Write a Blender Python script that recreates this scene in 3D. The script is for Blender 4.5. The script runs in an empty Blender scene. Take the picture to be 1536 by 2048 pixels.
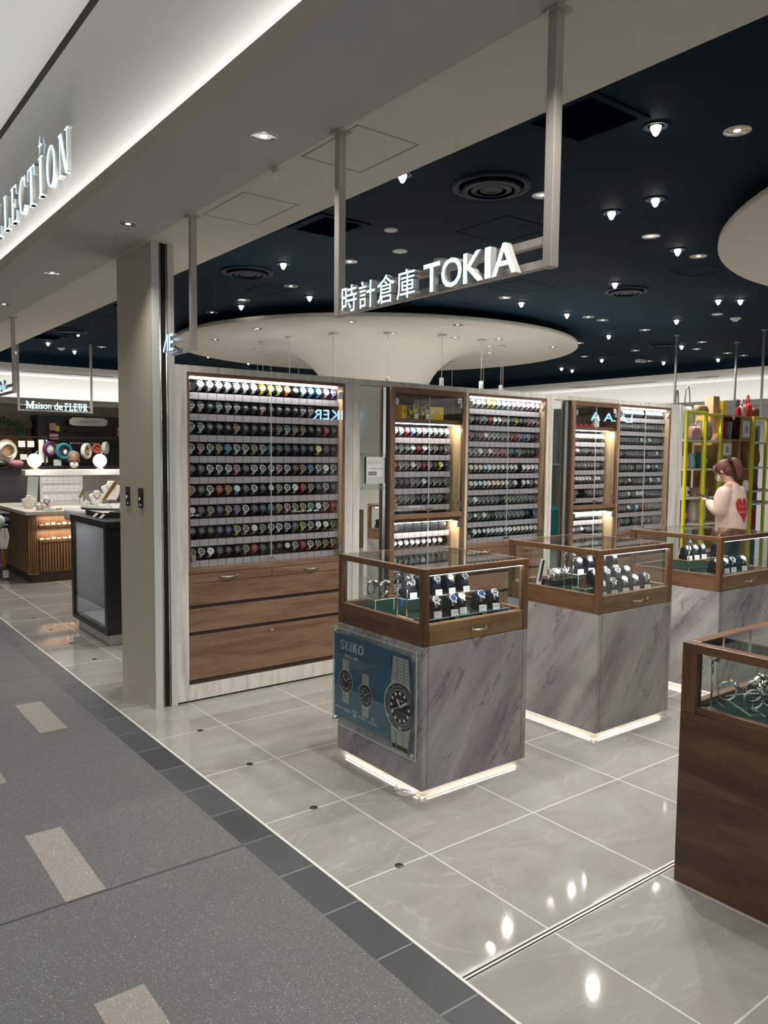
import bpy, bmesh, math, random
from mathutils import Vector, Matrix
random.seed(7)
C = bpy.context.scene.collection
SC = bpy.context.scene
PI = math.pi

# ------------------------------------------------------------------ camera
R = Matrix(((0.7935804956659246, -0.6083842935888815, 0.009927145258492073),
            (0.03777644933137846, 0.06554631655051931, 0.9971342037398032),
            (-0.6072914759607114, -0.7909312433494174, 0.07499887678629208)))
cd = bpy.data.cameras.new('camera'); cam = bpy.data.objects.new('camera', cd); C.objects.link(cam)
cd.sensor_fit = 'VERTICAL'; cd.sensor_height = 36.0; cd.sensor_width = 27.0
cd.lens = 1564.25274 * 36.0 / 2048.0
cd.clip_start = 0.05; cd.clip_end = 80
cam.matrix_world = Matrix.Translation((0, 0, 1.565)) @ R.transposed().to_4x4()
SC.camera = cam

# ------------------------------------------------------------------ world, colour management, exposure
W = bpy.data.worlds.new('mall_ambient'); SC.world = W; W.use_nodes = True
WB = W.node_tree.nodes['Background']; WB.inputs[0].default_value = (0.91, 0.93, 0.96, 1); WB.inputs[1].default_value = 1.40
SC.view_settings.view_transform = 'Standard'; SC.view_settings.look = 'None'
SC.view_settings.gamma = 1; SC.view_settings.use_curve_mapping = False
SC.view_settings.exposure = 0.50
SC.cycles.max_bounces = 9; SC.cycles.diffuse_bounces = 4; SC.cycles.glossy_bounces = 5
SC.cycles.transmission_bounces = 6; SC.cycles.transparent_max_bounces = 32
SC.cycles.use_denoising = True; SC.cycles.sample_clamp_indirect = 6; SC.cycles.sample_clamp_direct = 0
SC.cycles.caustics_reflective = False; SC.cycles.caustics_refractive = False
SC.cycles.use_light_tree = True
P_SPOT, P_DOWN, P_STRIP, P_COVE, P_MALL = 50.0, 20.0, 1.0, 0.85, 2.0   # lamp power factors

# ------------------------------------------------------------------ mesh helpers
class MB:
    def __init__(s): s.v = []; s.f = []; s.m = []; s.sm = []
    def add(s, vs, fs, m=0, smooth=False):
        b = len(s.v); s.v += [Vector(p) for p in vs]
        for f in fs: s.f.append([b + i for i in f]); s.m.append(m); s.sm.append(smooth)
        return s
    def box(s, x0, x1, y0, y1, z0, z1, m=0):
        vs = [(x, y, z) for z in (z0, z1) for y in (y0, y1) for x in (x0, x1)]
        return s.add(vs, [(0, 2, 3, 1), (4, 5, 7, 6), (0, 1, 5, 4), (2, 6, 7, 3), (0, 4, 6, 2), (1, 3, 7, 5)], m)
    def obox(s, c, sx, sy, sz, rot=None, m=0):
        q = rot or Matrix.Identity(3)
        vs = [Vector(c) + q @ Vector((x * sx / 2, y * sy / 2, z * sz / 2)) for z in (-1, 1) for y in (-1, 1) for x in (-1, 1)]
        return s.add(vs, [(0, 2, 3, 1), (4, 5, 7, 6), (0, 1, 5, 4), (2, 6, 7, 3), (0, 4, 6, 2), (1, 3, 7, 5)], m)
    def prism(s, pts, o, u, v, d, m=0, ms=None):
        """2D polygon in plane o+u*x+v*y, extruded by vector d; front face is at +d"""
        o, u, v, d = map(Vector, (o, u, v, d)); n = len(pts)
        a = [o + u * p[0] + v * p[1] for p in pts]
        s.add([p for p in a] + [p + d for p in a], [tuple(range(n))[::-1], tuple(range(n, 2 * n))], m)
        b = len(s.v) - 2 * n
        for i in range(n):
            j = (i + 1) % n
            s.f.append([b + i, b + j, b + n + j, b + n + i]); s.m.append(m if ms is None else ms); s.sm.append(False)
        return s
    def cyl(s, p0, p1, r0, r1=None, n=16, m=0, caps=True, smooth=True):
        p0, p1 = Vector(p0), Vector(p1); r1 = r0 if r1 is None else r1
        d = (p1 - p0).normalized(); a = d.orthogonal().normalized(); b = d.cross(a)
        vs = []
        for p, r in ((p0, r0), (p1, r1)):
            vs += [p + (a * math.cos(2 * PI * i / n) + b * math.sin(2 * PI * i / n)) * r for i in range(n)]
        s.add(vs, [(i, (i + 1) % n, n + (i + 1) % n, n + i) for i in range(n)], m, smooth)
        if caps: s.add(vs, [tuple(range(n))[::-1], tuple(range(n, 2 * n))], m)
        return s
    def lathe(s, prof, c=(0, 0, 0), n=32, m=0, smooth=True, axis=None, close=False):
        q = Matrix.Identity(3)
        if axis is not None: q = Vector((0, 0, 1)).rotation_difference(Vector(axis)).to_matrix()
        c = Vector(c); vs = []
        for r, z in prof:
            vs += [c + q @ Vector((r * math.cos(2 * PI * i / n), r * math.sin(2 * PI * i / n), z)) for i in range(n)]
        k = len(prof); fs = []
        for j in range(k - 1 + (1 if close else 0)):
            a, b = j * n, ((j + 1) % k) * n
            fs += [(a + i, a + (i + 1) % n, b + (i + 1) % n, b + i) for i in range(n)]
        return s.add(vs, fs, m, smooth)
    def tube(s, pts, r, n=8, m=0, caps=True):
        pts = [Vector(p) for p in pts]; rs = r if isinstance(r, (list, tuple)) else [r] * len(pts)
        vs = []; a = None
        for i, p in enumerate(pts):
            d = (pts[min(i + 1, len(pts) - 1)] - pts[max(i - 1, 0)]).normalized()
            if a is None: a = d.orthogonal().normalized()
            a = (a - d * a.dot(d)).normalized(); b = d.cross(a)
            vs += [p + (a * math.cos(2 * PI * k / n) + b * math.sin(2 * PI * k / n)) * rs[i] for k in range(n)]
        L = len(pts)
        s.add(vs, [(j * n + i, j * n + (i + 1) % n, (j + 1) * n + (i + 1) % n, (j + 1) * n + i) for j in range(L - 1) for i in range(n)], m, True)
        if caps: s.add(vs, [tuple(range(n))[::-1], tuple(range((L - 1) * n, L * n))], m)
        return s
    def ell(s, c, rx, ry, rz, m=0, n=16, k=10, rot=None, bump=0):
        q = rot or Matrix.Identity(3); c = Vector(c); vs = []
        for j in range(k + 1):
            t = PI * j / k
            for i in range(n):
                p = 2 * PI * i / n; w = 1 + bump * math.sin(5 * p + 3 * t) * math.sin(t) if bump else 1
                vs.append(c + q @ Vector((rx * math.sin(t) * math.cos(p) * w, ry * math.sin(t) * math.sin(p) * w, rz * math.cos(t))))
        return s.add(vs, [(j * n + i, j * n + n + i, j * n + n + (i + 1) % n, j * n + (i + 1) % n) for j in range(k) for i in range(n)], m, True)
    def ring(s, c, r0, r1, a0=0, a1=2 * PI, n=28, th=0.003, o=None, u=(1, 0, 0), v=(0, 0, 1), d=(0, -1, 0), m=0, ms=None, sy=1.0):
        """flat ring sector of inner/outer radius extruded along d*th"""
        c, u, v = Vector(c), Vector(u), Vector(v); d = Vector(d) * th
        def P(r, a): return c + u * (r * math.cos(a)) + v * (r * math.sin(a) * sy)
        for i in range(n):
            a, b = a0 + (a1 - a0) * i / n, a0 + (a1 - a0) * (i + 1) / n
            q = [P(r0, a), P(r1, a), P(r1, b), P(r0, b)]
            s.add(q + [p + d for p in q], [(4, 5, 6, 7)], m)
            s.add(q + [p + d for p in q], [(0, 3, 2, 1), (1, 2, 6, 5), (3, 0, 4, 7)], m if ms is None else ms)
        return s
    def xf(s, M, start=0):
        for i in range(start, len(s.v)): s.v[i] = M @ s.v[i]
        return s
    def mesh(s, name, mats, off=None):
        me = bpy.data.meshes.new(name); o = off or Vector((0, 0, 0))
        me.from_pydata([tuple(p - o) for p in s.v], [], s.f)
        for m in (mats if isinstance(mats, (list, tuple)) else [mats]): me.materials.append(m)
        me.polygons.foreach_set('material_index', s.m); me.polygons.foreach_set('use_smooth', s.sm)
        bm = bmesh.new(); bm.from_mesh(me); bmesh.ops.remove_doubles(bm, verts=bm.verts, dist=1e-6)
        bmesh.ops.recalc_face_normals(bm, faces=bm.faces); bm.to_mesh(me); bm.free(); me.update()
        return me
    def bc(s):
        lo = [min(p[i] for p in s.v) for i in range(3)]; hi = [max(p[i] for p in s.v) for i in range(3)]
        return Vector(((lo[0] + hi[0]) / 2, (lo[1] + hi[1]) / 2, lo[2]))
    def build(s, name, mats, parent=None, local=False):
        """world-space verts; a child keeps its root's origin, a lone mesh sits at its own base"""
        if parent is not None:
            off = Vector((0, 0, 0)) if local else parent['_o']
        else: off = s.bc()
        ob = bpy.data.objects.new(name, s.mesh(name, mats, Vector(off)))
        C.objects.link(ob)
        if parent is not None: ob.parent = parent; ob['_o'] = tuple(off)
        else: ob.location = off; ob['_o'] = tuple(off)
        return ob

def bevel(o, w=0.004, seg=2):
    m = o.modifiers.new('bevel', 'BEVEL'); m.width = w; m.segments = seg; m.limit_method = 'ANGLE'; m.angle_limit = 0.7
    return o
def thing(name, label, cat, loc=(0, 0, 0), group=None, rz=0):
    o = bpy.data.objects.new(name, None); C.objects.link(o); o.empty_display_size = 0.05
    o.location = loc; o.rotation_euler = (0, 0, rz); o['_o'] = tuple(loc); tag(o, label, cat, group); return o
def tag(o, label, cat, group=None):
    o['label'] = label; o['category'] = cat
    if group: o['group'] = group
    return o
def struct(o): o['kind'] = 'structure'; return o
def dup(o, loc=None, rz=None, label=None, group=None):
    r = o.copy(); C.objects.link(r)
    if loc is not None: r.location = loc
    if rz is not None: r.rotation_euler = (0, 0, rz)
    if label: r['label'] = label
    if group: r['group'] = group
    for ch in [x for x in bpy.data.objects if x.parent == o]:
        c = ch.copy(); C.objects.link(c); c.parent = r
        for g in [x for x in bpy.data.objects if x.parent == ch]:
            e = g.copy(); C.objects.link(e); e.parent = c
    return r
ORD = ['', 'first', 'second', 'third', 'fourth', 'fifth', 'sixth', 'seventh', 'eighth', 'ninth', 'tenth', 'eleventh', 'twelfth', 'thirteenth', 'fourteenth', 'fifteenth', 'sixteenth', 'seventeenth', 'eighteenth', 'nineteenth', 'twentieth', 'twenty-first', 'twenty-second', 'twenty-third', 'twenty-fourth', 'twenty-fifth', 'twenty-sixth', 'twenty-seventh', 'twenty-eighth', 'twenty-ninth', 'thirtieth']

# ------------------------------------------------------------------ materials
class NT:
    def __init__(s, name):
        s.mat = bpy.data.materials.new(name); s.mat.use_nodes = True; s.t = s.mat.node_tree
        s.b = s.t.nodes['Principled BSDF']; s.out = s.t.nodes['Material Output']
    def n(s, typ, **k):
        nd = s.t.nodes.new(typ)
        for a, v in k.items():
            if a.startswith('i_'):
                key = a[2:]; key = int(key) if key.isdigit() else key.replace('_', ' ')
                if isinstance(v, bpy.types.NodeSocket): s.t.links.new(v, nd.inputs[key])
                else: nd.inputs[key].default_value = v
            else: setattr(nd, a, v)
        return nd
    def link(s, a, b): s.t.links.new(a, b)
    def math(s, op, a, b=0.0, c=None):
        nd = s.t.nodes.new('ShaderNodeMath'); nd.operation = op
        for i, x in enumerate((a, b, c)):
            if x is None: continue
            if isinstance(x, bpy.types.NodeSocket): s.t.links.new(x, nd.inputs[i])
            else: nd.inputs[i].default_value = x
        return nd.outputs[0]
    def pos(s):
        p = s.n('ShaderNodeNewGeometry'); return p.outputs['Position']
    def xyz(s, p):
        q = s.n('ShaderNodeSeparateXYZ'); s.link(p, q.inputs[0]); return q.outputs
    def line(s, c, c0, step, w):
        """1 on lines of width w at c0 + k*step"""
        a = s.math('DIVIDE', s.math('SUBTRACT', c, c0), step)
        d = s.math('ABSOLUTE', s.math('SUBTRACT', s.math('FRACT', s.math('ADD', a, 0.5)), 0.5))
        return s.math('LESS_THAN', s.math('MULTIPLY', d, step), w / 2)
    def mix(s, f, a, b):
        nd = s.t.nodes.new('ShaderNodeMix'); nd.data_type = 'RGBA'
        for i, x in ((0, f), (6, a), (7, b)):
            if isinstance(x, bpy.types.NodeSocket): s.t.links.new(x, nd.inputs[i])
            else: nd.inputs[i].default_value = x if i == 0 else (*x, 1)
        return nd.outputs[2]
    def noise(s, v, scale, detail=4, rough=0.5, dist=0):
        nd = s.n('ShaderNodeTexNoise'); s.link(v, nd.inputs['Vector']); nd.inputs['Scale'].default_value = scale
        nd.inputs['Detail'].default_value = detail; nd.inputs['Roughness'].default_value = rough; nd.inputs['Distortion'].default_value = dist
        return nd.outputs['Fac']
    def ramp(s, f, stops):
        nd = s.n('ShaderNodeValToRGB'); s.link(f, nd.inputs[0]); e = nd.color_ramp.elements
        while len(e) > 1: e.remove(e[-1])
        e[0].position = stops[0][0]; e[0].color = (*stops[0][1], 1)
        for p, c in stops[1:]:
            x = e.new(p); x.color = (*c, 1)
        return nd.outputs[0]
    def mapping(s, v, scale=(1, 1, 1), rot=(0, 0, 0)):
        nd = s.n('ShaderNodeMapping'); s.link(v, nd.inputs[0]); nd.inputs['Scale'].default_value = scale; nd.inputs['Rotation'].default_value = rot
        return nd.outputs[0]
    def set(s, rough=0.5, metal=0.0, spec=0.5, coat=0.0):
        s.b.inputs['Roughness'].default_value = rough; s.b.inputs['Metallic'].default_value = metal
        s.b.inputs['Specular IOR Level'].default_value = spec; s.b.inputs['Coat Weight'].default_value = coat
        s.b.inputs['Coat Roughness'].default_value = 0.06
        return s
    def col(s, c):
        if isinstance(c, bpy.types.NodeSocket): s.link(c, s.b.inputs['Base Color'])
        else: s.b.inputs['Base Color'].default_value = (*c, 1)
        return s
    def bump(s, h, st=0.2, d=0.002):
        nd = s.n('ShaderNodeBump'); s.link(h, nd.inputs['Height']); nd.inputs['Strength'].default_value = st; nd.inputs['Distance'].default_value = d
        s.link(nd.outputs[0], s.b.inputs['Normal']); return s

def plain(name, c, rough=0.5, metal=0.0, spec=0.5, coat=0.0, var=0.06, vs=6.0):
    m = NT(name).set(rough, metal, spec, coat)
    if var:
        f = m.noise(m.pos(), vs, 2)
        m.col(m.mix(f, tuple(x * (1 - var) for x in c), tuple(min(1, x * (1 + var)) for x in c)))
    else: m.col(c)
    return m.mat
def emit(name, c, st, light=True):
    m = NT(name); m.col(c); m.b.inputs['Emission Color'].default_value = (*c, 1); m.b.inputs['Emission Strength'].default_value = st
    return m.mat
def wood(name, c1, c2, axis='x', rough=0.42, sc=1.0):
    m = NT(name).set(rough, 0, 0.4)
    s = {'x': (0.9, 9, 9), 'y': (9, 0.9, 9), 'z': (9, 9, 0.9)}[axis]
    v = m.mapping(m.pos(), s)
    f = m.noise(v, 1.6 * sc, 6, 0.62, 0.4); g = m.noise(m.mapping(m.pos(), tuple(q * 5 for q in s)), 1.5 * sc, 3, 0.6)
    f2 = m.math('ADD', m.math('MULTIPLY', f, 0.75), m.math('MULTIPLY', g, 0.25))
    m.col(m.ramp(f2, [(0.30, tuple(x * 0.62 for x in c1)), (0.43, c1), (0.55, c2), (0.7, tuple(min(1, x * 1.12) for x in c2))]))
    m.bump(f2, 0.12, 0.001)
    return m.mat

M = {}
# paint
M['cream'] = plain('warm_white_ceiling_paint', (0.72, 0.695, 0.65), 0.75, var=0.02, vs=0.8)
M['soffit'] = plain('grey_white_paint_and_soffit_shade', (0.52, 0.53, 0.53), 0.75, var=0.02, vs=0.8)  # over the shop front, greyer than cream: weaker light put in the colour
M['white'] = plain('white_paint', (0.74, 0.735, 0.715), 0.7, var=0.02, vs=0.8)
M['navy'] = plain('navy_ceiling_paint', (0.0060, 0.0185, 0.034), 0.8, spec=0.08, var=0.05, vs=0.6)
M['navyhole'] = plain('navy_vent_recess', (0.0015, 0.003, 0.007), 0.9, spec=0.0, var=0)
M['navytrim'] = plain('navy_vent_metal', (0.009, 0.020, 0.034), 0.6, spec=.2, var=0)
M['lip'] = plain('beige_cove_lip', (0.56, 0.50, 0.41), 0.7, var=0.02)
M['reveal'] = plain('dark_reveal', (0.035, 0.034, 0.022), 0.8, var=0)
M['pillar'] = plain('beige_pillar_panel', (0.63, 0.565, 0.45), 0.42, var=0.02, vs=1)
M['jamb'] = plain('pale_grey_metal_jamb', (0.60, 0.60, 0.58), 0.35, 0.2, var=0.02)
M['steel'] = plain('brushed_steel', (0.62, 0.61, 0.59), 0.26, 1.0, var=0.08, vs=14)
M['post'] = plain('satin_steel_post', (0.52, 0.49, 0.46), 0.38, 0.35, var=0.12, vs=9)
M['chrome'] = plain('chrome', (0.85, 0.86, 0.87), 0.08, 1.0, var=0)
M['nickel'] = plain('satin_nickel', (0.60, 0.56, 0.48), 0.25, 1.0, var=0.05)
M['brass'] = plain('brass', (0.75, 0.55, 0.28), 0.25, 1.0, var=0)
M['black'] = plain('black_laminate', (0.009, 0.009, 0.011), 0.35, var=0)
M['blackfab'] = plain('black_velvet', (0.010, 0.010, 0.013), 0.85, spec=0.2, var=0)
M['navyfab'] = plain('navy_cushion_fabric', (0.007, 0.009, 0.020), 0.75, spec=0.3, var=0.1)
M['slot'] = plain('black_shutter_slot', (0.004, 0.004, 0.004), 0.9, var=0)
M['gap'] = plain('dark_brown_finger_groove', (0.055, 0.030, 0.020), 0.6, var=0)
M['card'] = plain('white_card', (0.78, 0.77, 0.75), 0.6, var=0)
M['ink'] = plain('dark_ink', (0.03, 0.03, 0.035), 0.6, var=0)
M['greyink'] = plain('grey_print', (0.30, 0.30, 0.31), 0.6, var=0)
M['felt'] = plain('dark_green_felt', (0.002, 0.018, 0.014), 0.9, spec=0.15, var=0.15, vs=60)
M['mirror'] = plain('mirror_silver', (0.80, 0.83, 0.80), 0.015, 1.0, var=0)
M['skin'] = plain('skin', (0.55, 0.33, 0.24), 0.5, var=0.04)
M['skin2'] = plain('tanned_skin', (0.25, 0.115, 0.07), 0.5, var=0.04)
M['bust'] = plain('ivory_bust_velvet', (0.72, 0.66, 0.58), 0.8, var=0.02)
M['oakbox'] = wood('lit_oak_side_tint', (0.46, 0.31, 0.17), (0.60, 0.43, 0.26), 'z')  # brown side wood with the cabinet LED light put into its colour
M['wood'] = wood('brown_oak_laminate', (0.150, 0.082, 0.046), (0.215, 0.125, 0.076), 'x')
M['woodY'] = wood('brown_oak_laminate_lengthwise', (0.185, 0.108, 0.068), (0.275, 0.172, 0.112), 'y')
M['woodZ'] = wood('brown_oak_laminate_upright', (0.17, 0.098, 0.06), (0.25, 0.155, 0.10), 'z')
M['wframe'] = wood('walnut_frame', (0.118, 0.057, 0.028), (0.180, 0.094, 0.047), 'x', 0.38)
M['wframeY'] = wood('walnut_frame_lengthwise', (0.118, 0.057, 0.028), (0.180, 0.094, 0.047), 'y', 0.38)
M['wframeZ'] = wood('walnut_frame_upright', (0.118, 0.057, 0.028), (0.180, 0.094, 0.047), 'z', 0.38)
M['drawer'] = wood('oak_drawer_front', (0.175, 0.100, 0.045), (0.245, 0.148, 0.072), 'x', 0.4)
M['wdark'] = wood('dark_walnut_panel', (0.088, 0.043, 0.020), (0.135, 0.070, 0.033), 'y', 0.42, 0.7)
M['ash'] = wood('pale_ash_partition', (0.55, 0.53, 0.475), (0.66, 0.64, 0.585), 'z', 0.5, 1.4)
M['ashX'] = wood('pale_ash_plinth', (0.55, 0.53, 0.475), (0.66, 0.64, 0.585), 'z', 0.5, 1.4)
M['ply'] = wood('yellow_plywood', (0.36, 0.21, 0.065), (0.45, 0.28, 0.10), 'z', 0.5)
M['slat'] = wood('counter_slats', (0.17, 0.085, 0.03), (0.24, 0.125, 0.05), 'z', 0.5)
M['slatd'] = wood('dark_counter_wood', (0.09, 0.042, 0.018), (0.13, 0.065, 0.028), 'z', 0.5)
M['yellow'] = plain('yellow_metal_frame', (0.62, 0.60, 0.035), 0.4, var=0.03)
M['ybox'] = plain('yellow_card_box', (0.80, 0.50, 0.02), 0.5, var=0.03)
M['kraft'] = plain('kraft_cardboard', (0.40, 0.27, 0.15), 0.7, var=0.05)
M['sweater'] = plain('cream_pink_sweatshirt', (0.66, 0.50, 0.43), 0.9, spec=0.2, var=0.04)
M['red'] = plain('red_print', (0.42, 0.012, 0.03), 0.7, var=0.05)
M['hair'] = plain('auburn_hair', (0.115, 0.036, 0.02), 0.55, var=0.35, vs=30)
M['greyhair'] = plain('short_grey_hair', (0.16, 0.12, 0.10), 0.7, var=0.3, vs=60)
M['mask'] = plain('white_face_mask', (0.72, 0.70, 0.68), 0.8, var=0.02)
def tile_floor():
    m = NT('polished_stone_tile').set(0.10, 0, 0.55); p = m.pos(); x, y, z = m.xyz(p)
    g = m.math('MAXIMUM', m.line(x, 1.953, 0.6, 0.0065), m.line(y, 1.6275, 0.6, 0.0065))
    cell = m.n('ShaderNodeCombineXYZ'); m.link(m.math('FLOOR', m.math('DIVIDE', m.math('SUBTRACT', x, 1.953), 0.6)), cell.inputs[0])
    m.link(m.math('FLOOR', m.math('DIVIDE', m.math('SUBTRACT', y, 1.6275), 0.6)), cell.inputs[1])
    wn = m.n('ShaderNodeTexWhiteNoise'); m.link(cell.outputs[0], wn.inputs['Vector'])
    off = m.n('ShaderNodeVectorMath', operation='MULTIPLY_ADD'); m.link(wn.outputs['Color'], off.inputs[0]); off.inputs[1].default_value = (7, 7, 7); m.link(p, off.inputs[2])
    w = m.mapping(off.outputs[0], (1, 1.8, 1), (0, 0, 0.6))
    f = m.noise(w, 1.7, 7, 0.62, 1.1)
    base = m.ramp(f, [(0.25, (0.25, 0.245, 0.225)), (0.45, (0.315, 0.30, 0.272)), (0.6, (0.335, 0.335, 0.31)), (0.8, (0.41, 0.41, 0.385))])
    v = m.noise(w, 1.3, 4, 0.5, 1.2)
    vein = m.math('LESS_THAN', m.math('ABSOLUTE', m.math('SUBTRACT', v, 0.5)), 0.006)
    c = m.mix(m.math('MULTIPLY', vein, 0.14), base, (0.6, 0.59, 0.56))
    m.col(m.mix(g, c, (0.56, 0.55, 0.52)))
    r = m.math('ADD', m.math('MULTIPLY', g, 0.4), 0.055); m.link(r, m.b.inputs['Roughness'])
    return m.mat
M['tile'] = tile_floor()
def granite(name, c1, c2, c3, groove=True):
    m = NT(name).set(0.55, 0, 0.35); p = m.pos(); x, y, z = m.xyz(p)
    f = m.noise(p, 420, 3, 0.75); big = m.noise(p, 3.0, 2)
    vor = m.n('ShaderNodeTexVoronoi'); m.link(p, vor.inputs['Vector']); vor.inputs['Scale'].default_value = 330
    sp = m.math('GREATER_THAN', m.xyz(vor.outputs['Color'])[0], 0.965)
    col = m.ramp(f, [(0.34, c1), (0.5, c2), (0.64, c3)])
    col = m.mix(m.math('MULTIPLY', sp, 0.5), col, tuple(min(1, q * 2.4) for q in c3))
    col = m.mix(m.math('MULTIPLY', big, 0.25), col, c1)
    if groove:
        g = m.line(y, 2.722, 2.965, 0.011)
        fl = m.math('MAXIMUM', m.line(x, -0.05, 2.9, 0.004), 0.0)
        col = m.mix(m.math('MAXIMUM', g, fl), col, (0.045, 0.045, 0.045))
    m.col(col); m.bump(f, 0.25, 0.0015)
    return m.mat
M['granite'] = granite('grey_granite', (0.050, 0.050, 0.049), (0.118, 0.118, 0.115), (0.21, 0.21, 0.205))
M['inlay'] = granite('beige_granite_inlay', (0.185, 0.17, 0.15), (0.27, 0.25, 0.225), (0.36, 0.34, 0.31), False)
def band():
    m = NT('slate_border_tile').set(0.42, 0, 0.4); p = m.pos(); x, y, z = m.xyz(p)
    g = m.line(y, 2.43, 0.2965, 0.006)
    cell = m.math('FLOOR', m.math('DIVIDE', m.math('SUBTRACT', y, 2.43), 0.2965))
    wn = m.n('ShaderNodeTexWhiteNoise', noise_dimensions='1D'); m.link(cell, wn.inputs['W'])
    f = m.noise(p, 45, 4, 0.7)
    a = m.mix(wn.outputs['Value'], (0.028, 0.031, 0.035), (0.060, 0.066, 0.071))
    a = m.mix(m.math('MULTIPLY', f, 0.5), a, (0.075, 0.08, 0.083))
    m.col(m.mix(g, a, (0.20, 0.21, 0.205))); m.bump(f, 0.1, 0.001); return m.mat
M['band'] = band()
def marble():
    m = NT('lilac_grey_marble_laminate').set(0.16, 0, 0.5); p = m.pos()
    def dot(v):
        q = m.n('ShaderNodeVectorMath', operation='DOT_PRODUCT'); m.link(p, q.inputs[0]); q.inputs[1].default_value = v; return q.outputs['Value']
    cb = m.n('ShaderNodeCombineXYZ')       # one fine coordinate, constant along streaks that climb to the right on both faces
    m.link(m.math('MULTIPLY', dot((.46, -.46, .76)), 0.75), cb.inputs[0]); m.link(m.math('MULTIPLY', dot((.707, .707, 0)), 1.1), cb.inputs[1]); m.link(m.math('MULTIPLY', dot((.625, -.625, -.468)), 5.5), cb.inputs[2])
    v = cb.outputs[0]
    a = m.noise(v, 1.3, 7, 0.60, 0.25)
    base = m.ramp(a, [(0.30, (0.215, 0.185, 0.21)), (0.43, (0.315, 0.285, 0.305)), (0.54, (0.39, 0.37, 0.375)), (0.68, (0.475, 0.472, 0.455))])
    b = m.noise(v, 0.85, 8, 0.62, 0.2); th = m.noise(p, 3.1, 3)
    d = m.math('ABSOLUTE', m.math('SUBTRACT', b, 0.5))
    vein = m.math('MULTIPLY', m.math('SUBTRACT', 1.0, m.math('MINIMUM', m.math('DIVIDE', d, 0.012), 1.0)), m.math('GREATER_THAN', th, 0.49))
    m.col(m.mix(m.math('MULTIPLY', vein, 0.65), base, (0.13, 0.09, 0.115)))
    return m.mat
M['marble'] = marble()
def glass(name, tint=(0.97, 0.985, 0.98), k=1.0):
    m = NT(name); m.t.nodes.remove(m.b)
    t = m.n('ShaderNodeBsdfTransparent'); t.inputs[0].default_value = (*tint, 1)
    g = m.n('ShaderNodeBsdfGlossy'); g.inputs['Roughness'].default_value = 0.0; g.inputs['Color'].default_value = (k, k, k, 1)
    lw = m.n('ShaderNodeLayerWeight'); lw.inputs['Blend'].default_value = 0.5
    f = m.math('ADD', m.math('MULTIPLY', m.math('POWER', lw.outputs['Facing'], 5.0), 0.9), 0.04)
    mx = m.n('ShaderNodeMixShader'); m.link(f, mx.inputs[0]); m.link(t.outputs[0], mx.inputs[1]); m.link(g.outputs[0], mx.inputs[2])
    m.link(mx.outputs[0], m.out.inputs[0]); return m.mat
M['glass'] = glass('clear_glass'); M['acry'] = glass('clear_acrylic', (0.93, 0.96, 0.95))
M['acryedge'] = plain('acrylic_edge', (0.62, 0.72, 0.70), 0.2, var=0)
def pricecards():
    m = NT('price_card_strip').set(0.55, 0, 0.3); p = m.pos(); x, y, z = m.xyz(p)
    g = m.line(x, 0.0, 0.0605, 0.0035); zz = m.math('FRACT', m.math('DIVIDE', z, 0.0058))
    tx = m.math('MULTIPLY', m.math('LESS_THAN', zz, 0.42), m.math('GREATER_THAN', m.noise(m.mapping(p, (130, 1, 170)), 1.0, 1), 0.49))
    c = m.mix(m.math('MULTIPLY', tx, 0.30), (0.39, 0.355, 0.38), (0.12, 0.10, 0.11))
    m.col(m.mix(g, c, (0.04, 0.04, 0.045))); return m.mat
M['price'] = pricecards()
M['led'] = emit('led_strip_glow', (1.0, 0.90, 0.76), 2.2)
M['ledcool'] = emit('cool_led_strip_glow', (0.92, 0.96, 1.0), 14.0)
M['sign'] = emit('lit_sign_face', (0.58, 0.90, 1.0), 1.1)
M['signside'] = plain('white_sign_return', (0.62, 0.62, 0.60), 0.5, var=0)
M['signblue'] = emit('lit_blue_sign_face', (0.30, 0.62, 1.0), 2.0)
M['signfar'] = emit('bright_blue_neon', (0.30, 0.62, 1.0), 14.0)
M['bulb'] = emit('bright_spot_lamp', (1.0, 0.92, 0.78), 14.0)
M['bulbdim'] = emit('downlight_lamp', (1.0, 0.95, 0.88), 1.6)
M['globe'] = emit('glowing_pink_globe_glass', (1.0, 0.80, 0.74), 0.95)
M['reflector'] = plain('chrome_reflector', (0.75, 0.76, 0.77), 0.12, 1.0, var=0)

def light(kind, parent, loc, power, name='lamp', col=(1, 0.94, 0.86), rot=(0, 0, 0), **k):
    L = bpy.data.lights.new(name, kind); L.energy = power; L.color = col
    for a, v in k.items(): setattr(L, a, v)
    o = bpy.data.objects.new(name, L); C.objects.link(o)
    o.location = Vector(loc) - (Vector(parent['_o']) if parent is not None else Vector((0, 0, 0)))
    o.rotation_euler = rot
    if parent is not None: o.parent = parent
    return o
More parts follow.
